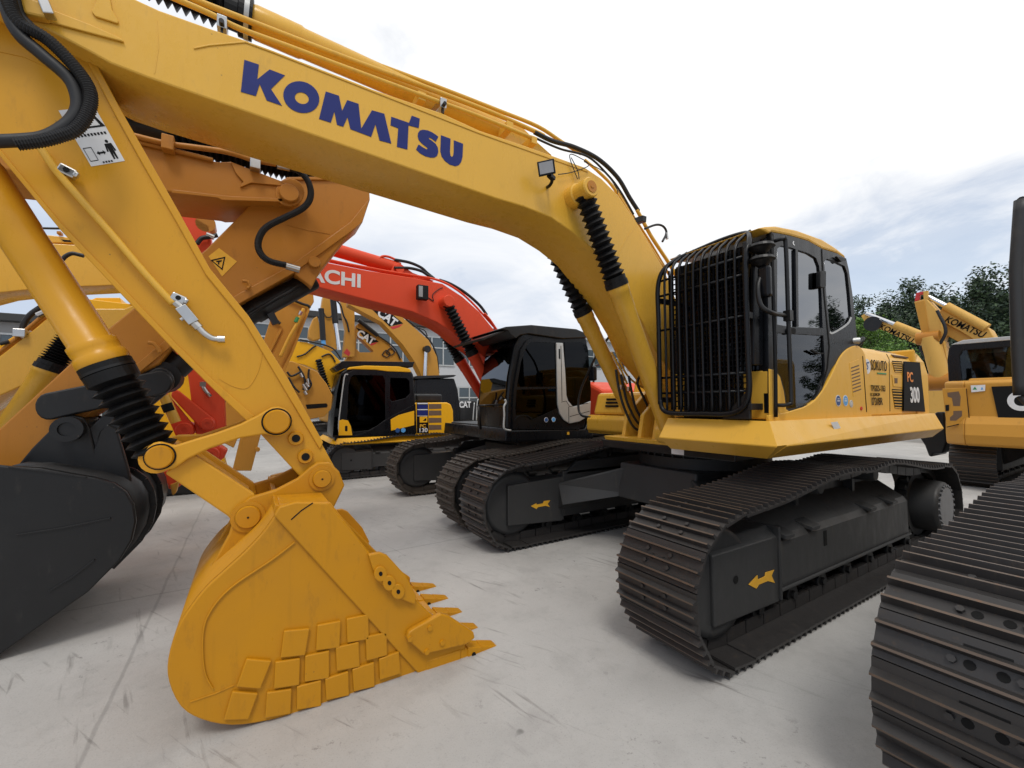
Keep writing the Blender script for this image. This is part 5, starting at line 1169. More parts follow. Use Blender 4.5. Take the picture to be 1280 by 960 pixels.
hose('guarded_hose', mb, QP(ZO([(850, 318), (885, 325), (920, 350), (945, 385), (955, 430), (945, 470), (910, 505), (840, 540), (770, 575), (735, 610), (720, 660), (735, 705), (775, 735), (845, 752)]), B_Y+.10), .030, ribbed=True)
b = MB(); q0, q1 = [Q(*ZO([p])[0], y=B_Y+.10) for p in ((805, 308), (860, 320))]; b.cyl(q0, q1, .03, 10); b.build('hose_fitting', M['steel'], mb); b = MB(); q0, q1 = [Q(*ZO([p])[0], y=B_Y+.10) for p in ((845, 755), (905, 772))]; b.cyl(q0, q1, .03, 10); b.build('hose_fitting', M['steel'], mb)
hose('pipe', bbm, QP(ZO([(-430, 60), (0, 130), (190, 182), (320, 212), (440, 228), (560, 245), (640, 265), (700, 285), (800, 303)]), B_Y+.05), .022, 'orange')
hose('pipe', bbm, QP(ZO([(-430, 80), (0, 152), (190, 205), (340, 240), (520, 285)]), B_Y+.02), .018, 'orange')
for p in ((322, 205), (708, 292)):
    q = Q(*ZO([p])[0], y=B_Y+.05); b = MB(); b.box(q+Vector((-.04, -.04, -.08)), q+Vector((.04, .05, .04))); b.build('pipe_clamp', M['steel' if p[0] > 500 else 'orange'], bbm, .006)
ar0, ar1 = Q(*ZO([(1090, 365)])[0], y=B_Y-.30), Q(*ZO([(320, 178)])[0], y=B_Y-.30)
m = MB(); m.lathe(ar1, ar0, bellows_prof(30, .105, .150), 22, False); bel = m.build('bellows', M['rubber'], mb)
m = MB(); m.cyl(ar1-(ar0-ar1)*.9, ar1+(ar0-ar1)*.01, .155, 20); m.build('arm_ram', M['black'], mb)
hose('hose', mb, QP(ZO([(-200, 40), (120, 78), (210, 92), (270, 98)]), B_Y-.1), .03)
# bucket ram
k0, k1 = Q(*ZO([(965, 760)])[0], y=B_Y-.30), Q(313, 392, y=B_Y-.30)
k0 = Q(392, 349, y=B_Y-.30); kd = (k1-k0)
m = MB(); m.lathe(k0, k0+kd*1.6, [(0, .09), (.02, .10), (.5, .10), (.51, .115), (.60, .115), (.61, .10), (1, .10)], 20); bra = m.build('bucket_ram', M['black'], mb)
kk = k0+kd*1.6; ke = Q(205, 472, y=B_Y-.30)
m = MB(); m.cyl(kk, ke, .055, 14); m.cyl(ke-Vector((0, .12, 0)), ke+Vector((0, .12, 0)), .13, 18); m.cyl(ke+(kk-ke)*.2, ke+(kk-ke)*.45, .11, 18); m.build('rod', M['black'], bra)
m = MB(); q0, q1 = Q(373, 357, y=B_Y-.18), Q(300, 400, y=B_Y-.18); m.tube([q0, q1], .018, 8); m.bar(Q(338, 392, y=B_Y-.2), Q(345, 405, y=B_Y-.2), .07, .06); m.build('ram_pipe', M['black'], bra)
# black linkage and bucket
def dog(name, y, th, p0, r0, p1, r1, par, mat='black', w=.8):
    (x0, z0), (x1, z1) = p0, p1; a = math.atan2(z1-z0, x1-x0); pl = []
    for k in range(9): t = a+math.pi/2+math.pi*k/8; pl.append((x0+r0*math.cos(t), z0+r0*math.sin(t)))
    for k in range(9): t = a-math.pi/2+math.pi*k/8; pl.append((x1+r1*math.cos(t), z1+r1*math.sin(t)))
    return slab(name, M[mat], par, y, th, px=[pl], bevel=.012)
dog('tipping_link', B_Y+.02, .07, (60, 508), 17, (200, 478), 15, mb); dog('tipping_link', B_Y-.50, .07, (60, 508), 17, (200, 478), 15, mb)
dog('bucket_link', B_Y-.02, .07, (200, 476), 17, (118, 548), 14, mb); dog('bucket_link', B_Y-.46, .07, (200, 476), 17, (118, 548), 14, mb)
K_Y = -1.0
sidep = [(-150, 560), (-90, 572), (11, 583), (50, 585), (88, 592), (118, 597), (142, 604), (158, 615), (167, 631), (170, 652), (165, 675), (150, 700), (110, 740), (0, 818), (-90, 880), (-150, 905)]
bo = [(q.x, q.z) for q in QP(sidep, K_Y)]
zmin = min(p[1] for p in bo)
bkb = slab('bucket', M['black'], mb, K_Y, .04, xz=[bo], bevel=.01)
slab('side_wall', M['black'], bkb, K_Y-1.36, .04, xz=[bo], bevel=.01)
inn = [(p[0]+.03*(5.75-p[0])/1.0+.0, p[1]+.03*(.75-p[1])/.6) for p in bo]
slab('shell', M['black'], bkb, K_Y-.041, 1.318, xz=[bo[2:]+inn[2:][::-1]], bevel=0)
for y in (K_Y-.30, K_Y-.75):
    slab('bucket_ear', M['black'], bkb, y, .05, xz=[[(q.x, q.z) for q in QP([(11, 595), (40, 560), (60, 540), (72, 525), (88, 518), (104, 522), (112, 536), (118, 560), (124, 540), (134, 530), (146, 536), (152, 556), (160, 585), (168, 625), (120, 640)], K_Y-.30)]], bevel=.01)
q = Q(88, 536, y=K_Y-.28); b = MB(); b.pin(q.x, q.z, K_Y-.82, K_Y-.22, .085); b.ring((q.x, K_Y-.219, q.z), (q.x, K_Y-.20, q.z), .05, .09); b.build('pin', M['black'], bkb)
for pts in ([(10, 584), (60, 590), (108, 597)], [(20, 669), (80, 660), (138, 648)], [(60, 740), (90, 722), (118, 700)]): slab('rib', M['black'], bkb, K_Y+.01, .01, px=[thick(pts, 2.2)], bevel=.002)
for k in (0, 1):
    y = K_Y-.55-.35*k; b = MB()
    pts = [(p[0], y, p[1]) for p in bo[5:13]]; cxx, czz = 5.75, .7
    P3 = [Vector((p[0]+(p[0]-cxx)*.02, y, p[2]+(p[2]-czz)*.02)) for p in pts]
    for a, c in zip(P3, P3[1:]): b.bar(a, c, .05, .03, up=(0, 1, 0))
    b.build('wear_strip', M['black'], bkb)
# far body of that machine, out of the picture to the left
e0, e1 = Q(*ZO([(-890, 22)])[0], y=B_Y), Q(*ZO([(-890, 258)])[0], y=B_Y)
slab('boom_root', M['orange'], mb, B_Y-.003, .544, xz=[[(e0.x-.02, e0.z), (12.0, 3.9), (13.2, 2.9), (14.2, 1.9), (13.9, 1.6), (13.4, 1.7), (12.2, 2.6), (11.3, 3.1), (e1.x-.02, e1.z)]], bevel=.012)
T = TR(14.6, -1.6, 1.05, math.pi)
for s_, yc in ((1, 1.27), (-1, -1.27)): crawler(mb, T, yc, .60, s_, 46, shoes=False)
b = MB(); b.box((-3, -1.4, 1.15), (1.1, 1.4, 2.2)); b.build('engine_cover', M['orange'], mb, .1, T)
b = MB(); b.box((-.4, .45, 1.3), (1.2, 1.4, 3.0)); b.build('cab', M['cabblack'], mb, .08, T)
mb.location = (14.6, -1.6, 0)
for o in mb.children: o.matrix_parent_inverse = Matrix.Translation(-mb.location)

# ================================================================== YELLOW BOOMS far left
C_Y = -4.5
mc = thing('excavator', 'yellow excavator whose high level boom crosses behind the arm at the left edge', 'excavator', (13.2, -4.8, 0), GRP)
Z1 = lambda pts: zm(0, 250, 8, pts)
cbm_ = slab('boom', M['yellow'], mc, C_Y, .5, px=[Z1([(-1500, 800), (-500, 450), (0, 395), (480, 432), (820, 452), (1500, 520), (2100, 640), (2100, 860), (1500, 845), (1170, 850), (770, 866), (340, 890), (0, 925), (-500, 1050), (-1500, 1500)])], bevel=.01)
slab('top_rail', M['yellow'], cbm_, C_Y-.08, .3, px=[Z1([(-300, 385), (0, 372), (440, 345), (740, 375), (830, 430), (480, 425), (0, 395)])], bevel=.01)
hose('pipe', cbm_, QP(Z1([(300, 270), (390, 280), (520, 284), (640, 285), (760, 290)]), C_Y-.1), .014, 'black')
slab('pipe_clamp', M['orange'], cbm_, C_Y-.02, .1, px=[Z1([(565, 310), (605, 310), (605, 335), (565, 335)])], bevel=.003)
slab('slot', M['ink'], cbm_, C_Y-.078, .004, px=[Z1([(610, 395), (760, 405), (780, 425), (640, 418)])], bevel=0)
D_Y = -3.0
md = thing('excavator', 'yellow excavator with a sloping boom and bellows ram at the left edge', 'excavator', (11.8, -3.3, 0), GRP)
ZD = lambda pts: zm(0, 380, 5.333, pts)
dbm = slab('boom', M['yellow'], md, D_Y, .5, px=[ZD([(-900, 1000), (-300, 560), (0, 345), (140, 235), (250, 150), (345, 68), (430, 40), (620, 30), (830, 30), (905, 0), (1000, 60), (1000, 200), (760, 260), (520, 330), (250, 500), (0, 612), (-300, 800), (-900, 1250)])], bevel=.012)
for off in (0, 22): hose('pipe', dbm, QP(ZD([(-300, 540+off), (0, 318+off), (150, 195+off), (280, 85+off), (330, 45+off)]), D_Y-.02-.004*off), .018, 'orange')
q = Q(*ZD([(140, 195)])[0], y=D_Y); b = MB(); b.bar(q+Vector((0, -.1, 0)), q+Vector((0, .05, 0)), .09, .08); b.build('pipe_clamp', M['steel'], dbm, .006)
q = Q(*ZD([(290, 60)])[0], y=D_Y); b = MB(); b.cyl(q+Vector((.04, 0, -.03)), q+Vector((-.05, 0, .04)), .03, 10); b.build('fitting', M['steel'], dbm)
hose('hose', dbm, QP(ZD([(0, 265), (60, 250)]), D_Y), .02)
hose('hose', dbm, QP(ZD([(150, 170), (165, 120), (210, 65), (290, 10), (350, -30)]), D_Y-.1), .026)
hose('hose', dbm, QP(Z1([(620, 600), (660, 560), (720, 535), (780, 545), (840, 560)])[:5], D_Y), .02)
n5 = Q(*ZD([(460, 235)])[0], y=D_Y+.14); s5 = Q(*ZD([(322, 440)])[0], y=D_Y+.14); n5 = n5+(n5-s5)*.2; f5 = n5+(s5-n5)*3.4
ram('boom_ram', md, f5, n5, .705, .10, .05, 12)
hose('side_pipe', md, QP(ZD([(250, 430), (180, 560), (60, 720), (0, 800)]), D_Y+.2), .016, 'orange')
e0, e1 = Q(*Z1([(-1490, 798)])[0], y=C_Y), Q(*Z1([(-1490, 1495)])[0], y=C_Y)
slab('boom_root', M['yellow'], mc, C_Y-.003, .494, xz=[[(e0.x-.02, e0.z), (14.5, 2.9), (16.0, 1.9), (15.6, 1.5), (14.2, 2.2), (e1.x-.02, e1.z)]], bevel=.01)
e0, e1 = Q(*ZD([(-890, 995)])[0], y=D_Y), Q(*ZD([(-890, 1245)])[0], y=D_Y)
slab('boom_root', M['yellow'], md, D_Y-.003, .494, xz=[[(e0.x-.02, e0.z), (9.6, 1.6), (9.6, 1.2), (e1.x-.02, max(e1.z, .9))]], bevel=.01)
for (mm_, tx, ty, sgn) in ((mc, 16.2, -5.0, 1), (md, 10.2, -3.3, 1)):
    T = TR(tx, ty, 1., math.pi)
    if True:
        for s_, yc in ((1, 1.27), (-1, -1.27)): crawler(mm_, T, yc, .60, s_, 46, shoes=False)
        b = MB(); b.box((-.4, .45, 1.3), (1.2, 1.4, 2.95)); b.build('cab', M['cabblack'], mm_, .08, T)
        b = MB(); b.box((-3, -1.4, 1.15), (1.1, 1.4, 2.2)); b.build('engine_cover', M['yellow'], mm_, .1, T)

# a further yellow arm filling the gap behind the red one
N_Y = -7.0
mn = thing('excavator', 'yellow excavator arm deep in the pack, showing between the red arm and the orange-brown boom', 'excavator', (7.4, -7.2, 0), GRP)
na_m = slab('arm', M['lemon'], mn, N_Y, .4, px=[[(96, 372), (165, 380), (232, 445), (262, 520), (286, 612), (236, 612), (196, 520), (150, 450), (100, 410)]], bevel=.012)
slab('edge_flange', M['lemon'], na_m, N_Y+.04, .46, px=[[(160, 376), (168, 380), (236, 446), (266, 520), (290, 612), (284, 612), (258, 524), (228, 450)]], bevel=.006)
hose('side_pipe', na_m, QP([(140, 400), (190, 450), (222, 510), (240, 570)], N_Y+.06), .03, 'yellow')
slab('bucket', M['black'], mn, N_Y+.3, 1.0, px=[[(150, 560), (230, 560), (262, 600), (250, 618), (170, 620), (140, 600)]], bevel=.03)
slab('boom', M['lemon'], mn, N_Y-.1, .5, px=[[(-60, 470), (40, 405), (120, 372), (150, 372), (160, 400), (60, 470), (-60, 560)]], bevel=.012)
b = MB(); b.box((8.3, -8.4, .9), (11.5, -6.2, 2.0)); b.build('engine_cover', M['lemon'], mn, .1)
b = MB(); b.box((8.2, -6.75, .05), (12.2, -6.25, .85)); b.build('track_chain', M['shoe'], mn, .15)

# ================================================================== RED ARM seen between the yellow ones
E_Y = -3.0
me_ = thing('excavator', 'red excavator arm and linkage glimpsed behind the black bellows', 'excavator', (5.2, -3.2, 0), GRP)
ZE = lambda pts: zm(130, 440, 907/170, pts)
ea = slab('arm', M['red'], me_, E_Y, .34, px=[[(222, 262), (246, 272), (262, 282), (265, 312), (290, 470)]+ZE([(800, 300), (808, 500), (770, 560), (640, 572), (610, 540), (560, 160), (540, 60), (400, 50), (410, -20)])+[(205, 400)]], bevel=.012)
b = MB(); q = Q(258, 283, y=E_Y-.1); b.cyl(q-Vector((0, .1, 0)), q+Vector((0, .1, 0)), .10, 16); b.build('boss', M['orange'], ea)
hose('hose', ea, QP([(246, 305), (252, 298), (262, 296), (272, 294)], E_Y+.05), .025)
b = MB(); b.cyl(Q(258, 293, y=E_Y+.05), Q(268, 297, y=E_Y+.05), .03, 10); b.build('fitting', M['steel'], ea)
def dogz(name, y, p0, r0, p1, r1, mat): dog(name, y, .06, ZE([p0])[0], r0, ZE([p1])[0], r1, me_, mat)
dogz('tipping_link', E_Y+.08, (480, 285), 6, (690, 480), 10, 'red'); dogz('tipping_link', E_Y+.04, (400, 300), 6, (535, 520), 13, 'red')
for p, r_ in (((535, 522), .085), ((690, 480), .07), ((712, 685), .085)):
    q = Q(*ZE([p])[0], y=E_Y+.10); b = MB(); b.pin(q.x, q.z, E_Y-.35, E_Y+.12, r_); b.build('pin', M['red'], me_)
    b = MB(); b.ring((q.x, E_Y+.119, q.z), (q.x, E_Y+.13, q.z), r_*.35, r_*.6); b.build('pin_ring', M['red'], me_)
slab('bucket_ear', M['red'], me_, E_Y+.05, .3, px=[ZE([(655, 690), (690, 640), (780, 630), (822, 660), (800, 710), (740, 745), (690, 735), (500, 900), (430, 920), (400, 800)])], bevel=.02)
slab('bucket', M['red'], me_, E_Y+.45, 1.2, px=[ZE([(42, 560), (60, 548), (220, 540), (270, 620), (290, 700), (500, 850), (440, 905), (360, 800), (250, 735), (110, 690), (45, 640)])], bevel=.02)
slab('bucket_edge', M['cat'], me_, E_Y+.46, .1, px=[ZE([(440, 885), (500, 860), (480, 940), (455, 960)])], bevel=.01)
q = Q(*ZE([(665, 215)])[0], y=E_Y+.05); b = MB(); b.tube(QP(ZE([(655, 200), (665, 240), (685, 270), (710, 298)]), E_Y+.06), .022, 8); b.bar(Q(*ZE([(640, 215)])[0], y=E_Y+.06), Q(*ZE([(680, 215)])[0], y=E_Y+.06), .05, .05); b.build('pipe_fitting', M['steel'], ea)
b = MB(); b.cyl(Q(*ZE([(400, 290)])[0], y=E_Y+.2), Q(*ZE([(480, 470)])[0], y=E_Y+.2), .05, 12); r5 = b.build('yellow_rod', M['yellow'], me_)
b = MB(); b.cyl(Q(*ZE([(418, 345)])[0], y=E_Y+.2), Q(*ZE([(440, 395)])[0], y=E_Y+.2), .056, 12); b.build('black_band', M['ink'], r5)
# ================================================================== RIGHT FOREGROUND: near crawler of a machine at the right edge
T = TR(0, 3.93)
mr = thing('excavator', 'excavator with the big near track and tall black post at right edge', 'excavator', (0, 3.93, 0), GRP)
gd = crawler(mr, T, -1.27, .62, -1, 58, kind='double')
crawler(mr, T, 1.27, .62, 1, 48, shoes=False)
centre_frame(mr, T)
b = MB(); b.hexa([(.42, 2.50, 1.20), (.42, 5.3, 1.20), (-2.2, 5.3, 1.2), (-2.2, 2.78, 1.2)], [(.36, 2.62, 1.44), (.36, 5.3, 1.44), (-2.2, 5.3, 1.44), (-2.2, 2.86, 1.44)])
b.build('deck', M['yellow'], mr, .02)
b = MB(); b.box((-2.9, 2.95, 1.3), (-1.0, 5.2, 2.3)); b.build('engine_cover', M['yellow'], mr, .08)
b = MB(); b.box((-.5, 4.3, 1.45), (1.2, 5.2, 3.0)); b.build('cab', M['cabblack'], mr, .06)
P_ = [Q(1275, 470, x=.42)-Vector((0, 0, .12)), Q(1273, 420, x=.42), Q(1271, 345, x=.42), Q(1272, 320, x=.42), Q(1277, 250, x=.42), Q(1281, 236, x=.42)+Vector((-.06, .05, .0))]
b = MB(); b.tube(cr([P_[0], P_[1], P_[2], P_[3], P_[4]], 4), .034, 12); b.tube([P_[4], P_[4]+Vector((-.9, .03, .1))], .022, 10)
b.tube([P_[0], P_[0]+Vector((-.02, .12, -.2))], .026, 10)
b.build('guard_post', M['frame'], mr)
# bucket corner belonging to it is not in view

# ================================================================== RIGHT BACKGROUND: tan machine seen from behind
T = TR(-9.6, 1.95, 1., math.pi)
ml = thing('excavator', 'tan excavator seen from behind, large C on its black counterweight panel', 'excavator', (-9.6, 1.95, 0), GRP)
for s_, yc in ((1, 1.25), (-1, -1.25)): crawler(ml, T, yc, .62, s_, 46, shoes=False)
centre_frame(ml, T)
ZL = lambda pts: zm(1120, 460, 6, pts)
X0 = -6.75
yl0 = Q(*ZL([(345, 130)])[0], x=X0)
prof = [(0, .82), (.10, .86), (.14, 1.02), (.10, 1.22), (0, 1.36), (-.01, 1.96), (-.06, 2.0), (-.3, 2.02), (-.6, 2.02), (-.6, .82)]
ya = Q(*ZL([(338, 300)])[0], x=X0).y; yb_ = ya+2.75
b = MB()
def lsec(y, k): return [(X0+p*k-(.25 if k < .9 else 0), y, z) for p, z in prof]
b.hexa(lsec(ya, .5), lsec(ya+.32, 1)); b.hexa(lsec(ya+.32, 1), lsec(yb_-.3, 1)); b.hexa(lsec(yb_-.3, 1), lsec(yb_, .5))
cwl = b.build('counterweight', M['cat'], ml, .03)
b = MB(); b.box((-9.3, ya+.05, 1.0), (X0-.3, yb_-.05, 2.02)); b.box((-8.6, ya+.3, 1.9), (X0-.35, yb_-.3, 2.06)); b.build('engine_cover', M['cat'], ml, .04)
def xpl(name, mat, par, x, th, pts, bevel=.006): return slabx(name, M[mat], par, x, th, px=[pts], bevel=bevel)
dl = xpl('service_door', 'cat', cwl, X0+.02, .03, ZL([(345, 155), (525, 148), (550, 405), (380, 445)]), .008)
xpl('door_gap', 'ink', dl, X0+.0215, .002, ZL([(525, 155), (530, 155), (555, 400), (548, 402)]), 0)
xpl('door_gap', 'ink', dl, X0+.0215, .002, ZL([(380, 440), (548, 400), (550, 406), (380, 447)]), 0)
xpl('handle', 'ink', dl, X0+.03, .01, ZL([(370, 278), (397, 275), (397, 320), (372, 322)]), .002)
xpl('mesh_vent', 'brown', dl, X0+.0225, .002, ZL([(385, 185), (470, 175), (485, 215), (480, 285), (430, 285), (420, 225), (388, 215)]), 0)
xpl('mesh_vent', 'brown', dl, X0+.0225, .002, ZL([(430, 322), (495, 320), (495, 360), (450, 395), (405, 395), (405, 370), (430, 350)]), 0)
xpl('label_sticker', 'white', cwl, X0+.012, .012, ZL([(560, 130), (668, 126), (668, 172), (565, 182)]), 0)
for (p0, p1, mt) in ((575, 608, 'green'), (635, 655, 'ltblue')): xpl('sticker_mark', mt, cwl, X0+.014, .003, ZL([(p0, 162), ((p0+p1)/2, 140), (p1, 162)]), 0)
lg = xpl('logo_panel', 'ink', cwl, X0+.012, .012, ZL([(715, 140), (1500, 110), (1600, 380), (790, 382), (765, 370)]), 0)
q = Q(*ZL([(1010, 255)])[0], x=X0+.016)
q = Q(*ZL([(835, 255)])[0], x=X0+.016); text('lettering', 'CAT', M['white'], lg, (X0+.016, q.y, q.z), (0, 1, 0), (0, 0, 1), .42, .022, .9, align='LEFT')
# cab of that machine behind the hood
zc = Q(1200, 425, x=-7.9); 
cl_ = slabx('cab', M['cabblack'], ml, -7.75, 1.2, px=[[(1186, 482), (1184, 450), (1186, 435), (1192, 430), (1300, 422), (1345, 420), (1350, 480)], [(1202, 476), (1199, 446), (1203, 438), (1300, 431), (1335, 430), (1335, 472)]], bevel=.01)
slabx('rear_window', M['glassclear'], cl_, -7.78, .006, px=[[(1202, 476), (1199, 446), (1203, 438), (1300, 431), (1335, 430), (1335, 472)]], bevel=0)
slabx('front_window', M['glassclear'], cl_, -8.9, .006, px=[[(1202, 476), (1199, 446), (1203, 438), (1300, 431), (1335, 430), (1335, 472)]], bevel=0)
b = MB(); q = Q(1225, 470, x=-8.3); b.box((-8.5, q.y-.2, 1.9), (-8.2, q.y+.35, 2.45)); b.build('seat', M['brown'], cl_, .08)
slabx('roof_edge', M['silver'], cl_, -7.74, 1.2, px=[[(1188, 431), (1204, 425), (1300, 417), (1300, 422), (1204, 430)]], bevel=.01)
# boom and arm of the yellow machine behind it
Xk = -10.5
mk = thing('excavator', 'pale yellow excavator with upright folded arm, behind the tan one at right', 'excavator', (-14.5, 1.2, 0), GRP)
ZM_ = lambda pts: zm(1140, 340, 960/140, pts)
kb = slabx('boom', M['pale'], mk, Xk-.2, .5, px=[ZM_([(230, 340), (260, 320), (330, 290), (400, 340), (560, 430), (660, 490), (700, 560), (640, 620), (540, 585), (420, 510), (290, 440)])], bevel=.012)
slabx('boom_underside', M['pale'], kb, Xk-.3, .5, px=[ZM_([(270, 440), (290, 438), (420, 510), (545, 585), (560, 610), (400, 600), (290, 540)])], bevel=.012)
e_ = (Q(*ZM_([(520, 500)])[0], x=Xk)-Q(*ZM_([(380, 440)])[0], x=Xk)).normalized()
text('lettering', 'KOMATSU', M['ink'], kb, Q(*ZM_([(452, 472)])[0], x=Xk-.19), e_, Vector((0, -e_.z, e_.y)), .21, .004, .85)
ka = slabx('arm', M['pale'], mk, Xk, .45, px=[ZM_([(18, 255), (120, 228), (240, 360), (272, 540), (240, 620), (180, 620), (150, 560), (90, 560)])], bevel=.012)
slabx('arm_face', M['cat'], ka, Xk+.02, .02, px=[ZM_([(25, 262), (105, 245), (150, 545), (92, 550)])], bevel=.004)
slabx('pin_bracket', M['redink'], ka, Xk-.05, .1, px=[ZM_([(22, 250), (35, 180), (95, 165), (95, 190), (65, 195), (60, 240)])], bevel=.005)
slabx('pin_bracket', M['pale'], ka, Xk-.0, .1, px=[ZM_([(95, 165), (135, 160), (130, 230), (100, 236)])], bevel=.005)
b = MB(); b.cyl(Q(*ZM_([(140, 215)])[0], x=Xk-.2), Q(*ZM_([(290, 292)])[0], x=Xk-.2), .06, 12); rr_ = b.build('rod', M['rod'], mk)
b = MB(); b.cyl(Q(*ZM_([(290, 292)])[0], x=Xk-.2), Q(*ZM_([(640, 480)])[0], x=Xk-.2), .11, 14); b.build('arm_ram', M['pale'], mk)
b = MB(); b.cyl(Q(*ZM_([(150, 560)])[0], x=Xk+.1), Q(*ZM_([(250, 930)])[0], x=Xk+.1), .19, 18); b.build('bucket_ram', M['pale'], mk)
slabx('lower_arm', M['pale'], mk, Xk-.1, .4, px=[ZM_([(210, 600), (270, 590), (345, 960), (240, 960)])], bevel=.012)
b = MB(); q = Q(*ZM_([(140, 565)])[0], x=Xk+.1); b.cyl(q-Vector((0, .22, 0)), q+Vector((0, .22, 0)), .16, 16); b.build('ram_collar', M['orange'], mk); b = MB(); q = Q(*ZM_([(235, 925)])[0], x=Xk+.1); b.cyl(q-Vector((0, .25, .05)), q+Vector((0, .3, -.05)), .22, 16); b.build('ram_collar', M['orange'], mk)
for pts in ([(215, 330), (245, 390), (280, 460), (285, 530), (240, 615)], [(110, 570), (100, 620), (75, 660), (110, 720), (150, 780), (180, 900)]): hose('hose', mk, QPX(ZM_(pts), Xk+.15) if False else [Q(a, c, x=Xk+.15) for a, c in ZM_(pts)], .035)
T = TR(-14.6, 2.4, 1., 0)
for s_, yc in ((1, 1.27), (-1, -1.27)): crawler(mk, T, yc, .60, s_, 46, shoes=False)
b = MB(); b.box((-3, -1.4, 1.15), (1.1, 1.4, 2.1)); b.build('engine_cover', M['pale'], mk, .1, T)
# black bucket resting between the two
slabx('bucket', M['black'], mk, -8.4, 1.0, px=[ZL([(150, 480), (200, 470), (300, 330), (360, 330), (380, 560), (350, 640), (280, 640), (268, 668), (245, 660), (215, 580)])], bevel=.03)
# farther boom
Xf = -16.
mf_ = thing('excavator', 'farthest pale yellow excavator boom, low against the dark trees', 'excavator', (-19, -1, 0), GRP)
ZF = lambda pts: zm(1040, 320, 8, pts)
fb_ = slabx('boom', M['pale'], mf_, Xf, .5, px=[ZF([(290, 600), (320, 580), (400, 635), (640, 680), (720, 700), (860, 770), (1000, 830), (1060, 900), (960, 930), (900, 900), (720, 835), (540, 755), (440, 715), (380, 705), (330, 660)])], bevel=.012)
e_ = (Q(*ZF([(720, 810)])[0], x=Xf)-Q(*ZF([(560, 735)])[0], x=Xf)).normalized()
text('lettering', 'KOMATSU', M['ink'], fb_, Q(*ZF([(640, 775)])[0], x=Xf+.01), e_, Vector((0, -e_.z, e_.y)), .26, .005, .95)
b = MB(); b.cyl(Q(*ZF([(340, 575)])[0], x=Xf), Q(*ZF([(630, 685)])[0], x=Xf), .07, 12); b.build('rod', M['rod'], mf_)
b = MB(); b.cyl(Q(*ZF([(630, 685)])[0], x=Xf), Q(*ZF([(880, 785)])[0], x=Xf), .13, 12); b.build('arm_ram', M['pale'], mf_)
b = MB(); q = Q(*ZF([(412, 680)])[0], x=Xf+.1); b.cyl(q, q+Vector((.1, 0, 0)), .28, 18); b.build('pin', M['black'], fb_)
b = MB(); b.box((-22.5, -2.6, 1.1), (-17.5, 0.2, 2.2)); b.box((-22.5, -2.4, .05), (-17.5, -1.6, 1.05)); b.build('body', M['pale'], mf_, .1)
hd2 = None

# ================================================================== BUILDINGS
def building(name, label, x0, x1, y, zt, wallmat, bands, ncol, depth=9, mull=3, roofmat='frame'):
    t = thing(name, label, 'building', ((x0+x1)/2, y-depth/2, 0), None)
    b = MB(); b.box((x0, y-depth, 0), (x1, y, zt)); b.build('wall', wallmat, t, .02)
    b = MB(); b.box((x0-.25, y-depth-.2, zt), (x1+.25, y+.35, zt+.28)); b.build('roof', M[roofmat], t, .02)
    for (z0, z1) in bands:
        n = ncol
        wdt = (x1-x0)/n
        for k in range(n):
            xa = x0+wdt*k+wdt*.06; xb = x0+wdt*(k+1)-wdt*.06
            b = MB(); b.box((xa, y+.004, z0), (xb, y+.02, z1)); wn = b.build('window', M['wpane'], t)
            b = MB()
            for q_ in range(mull+1): xx = xa+(xb-xa)*q_/mull; b.box((xx-.035, y+.021, z0), (xx+.035, y+.06, z1))
            for zz in (z0, z1, z0+(z1-z0)*.62): b.box((xa, y+.022, zz-.035), (xb, y+.055, zz+.035))
            b.build('window_frame', M['silver'], wn)
    return t
M['wpane'] = flat('window_pane', (.045, .065, .075), .12, .0, 1.)
wall_w = paint('pale_render', (.50, .51, .52), .8, .3, (.3, .3, .3), nscale=.3)
wall_g = paint('grey_concrete', (.30, .30, .30), .85, .4, (.16, .16, .16), nscale=.3)
building('workshop_building', 'long pale two-storey workshop with bands of windows behind the red boom', -15.2, 6.0, -20, 5.95, wall_w, [(3.85, 5.45), (1.0, 2.6)], 9)
building('office_building', 'white building seen between the yellow rams, right of the black cab', -34, -16.2, -21.5, 6.35, wall_w, [(4.3, 5.7), (1.2, 2.6)], 7, roofmat='silver')
building('concrete_building', 'dark concrete building at the far left edge with a flat weathered parapet', 6.6, 22, -20, 4.75, wall_g, [(3.3, 4.3), (.9, 2.6)], 7)

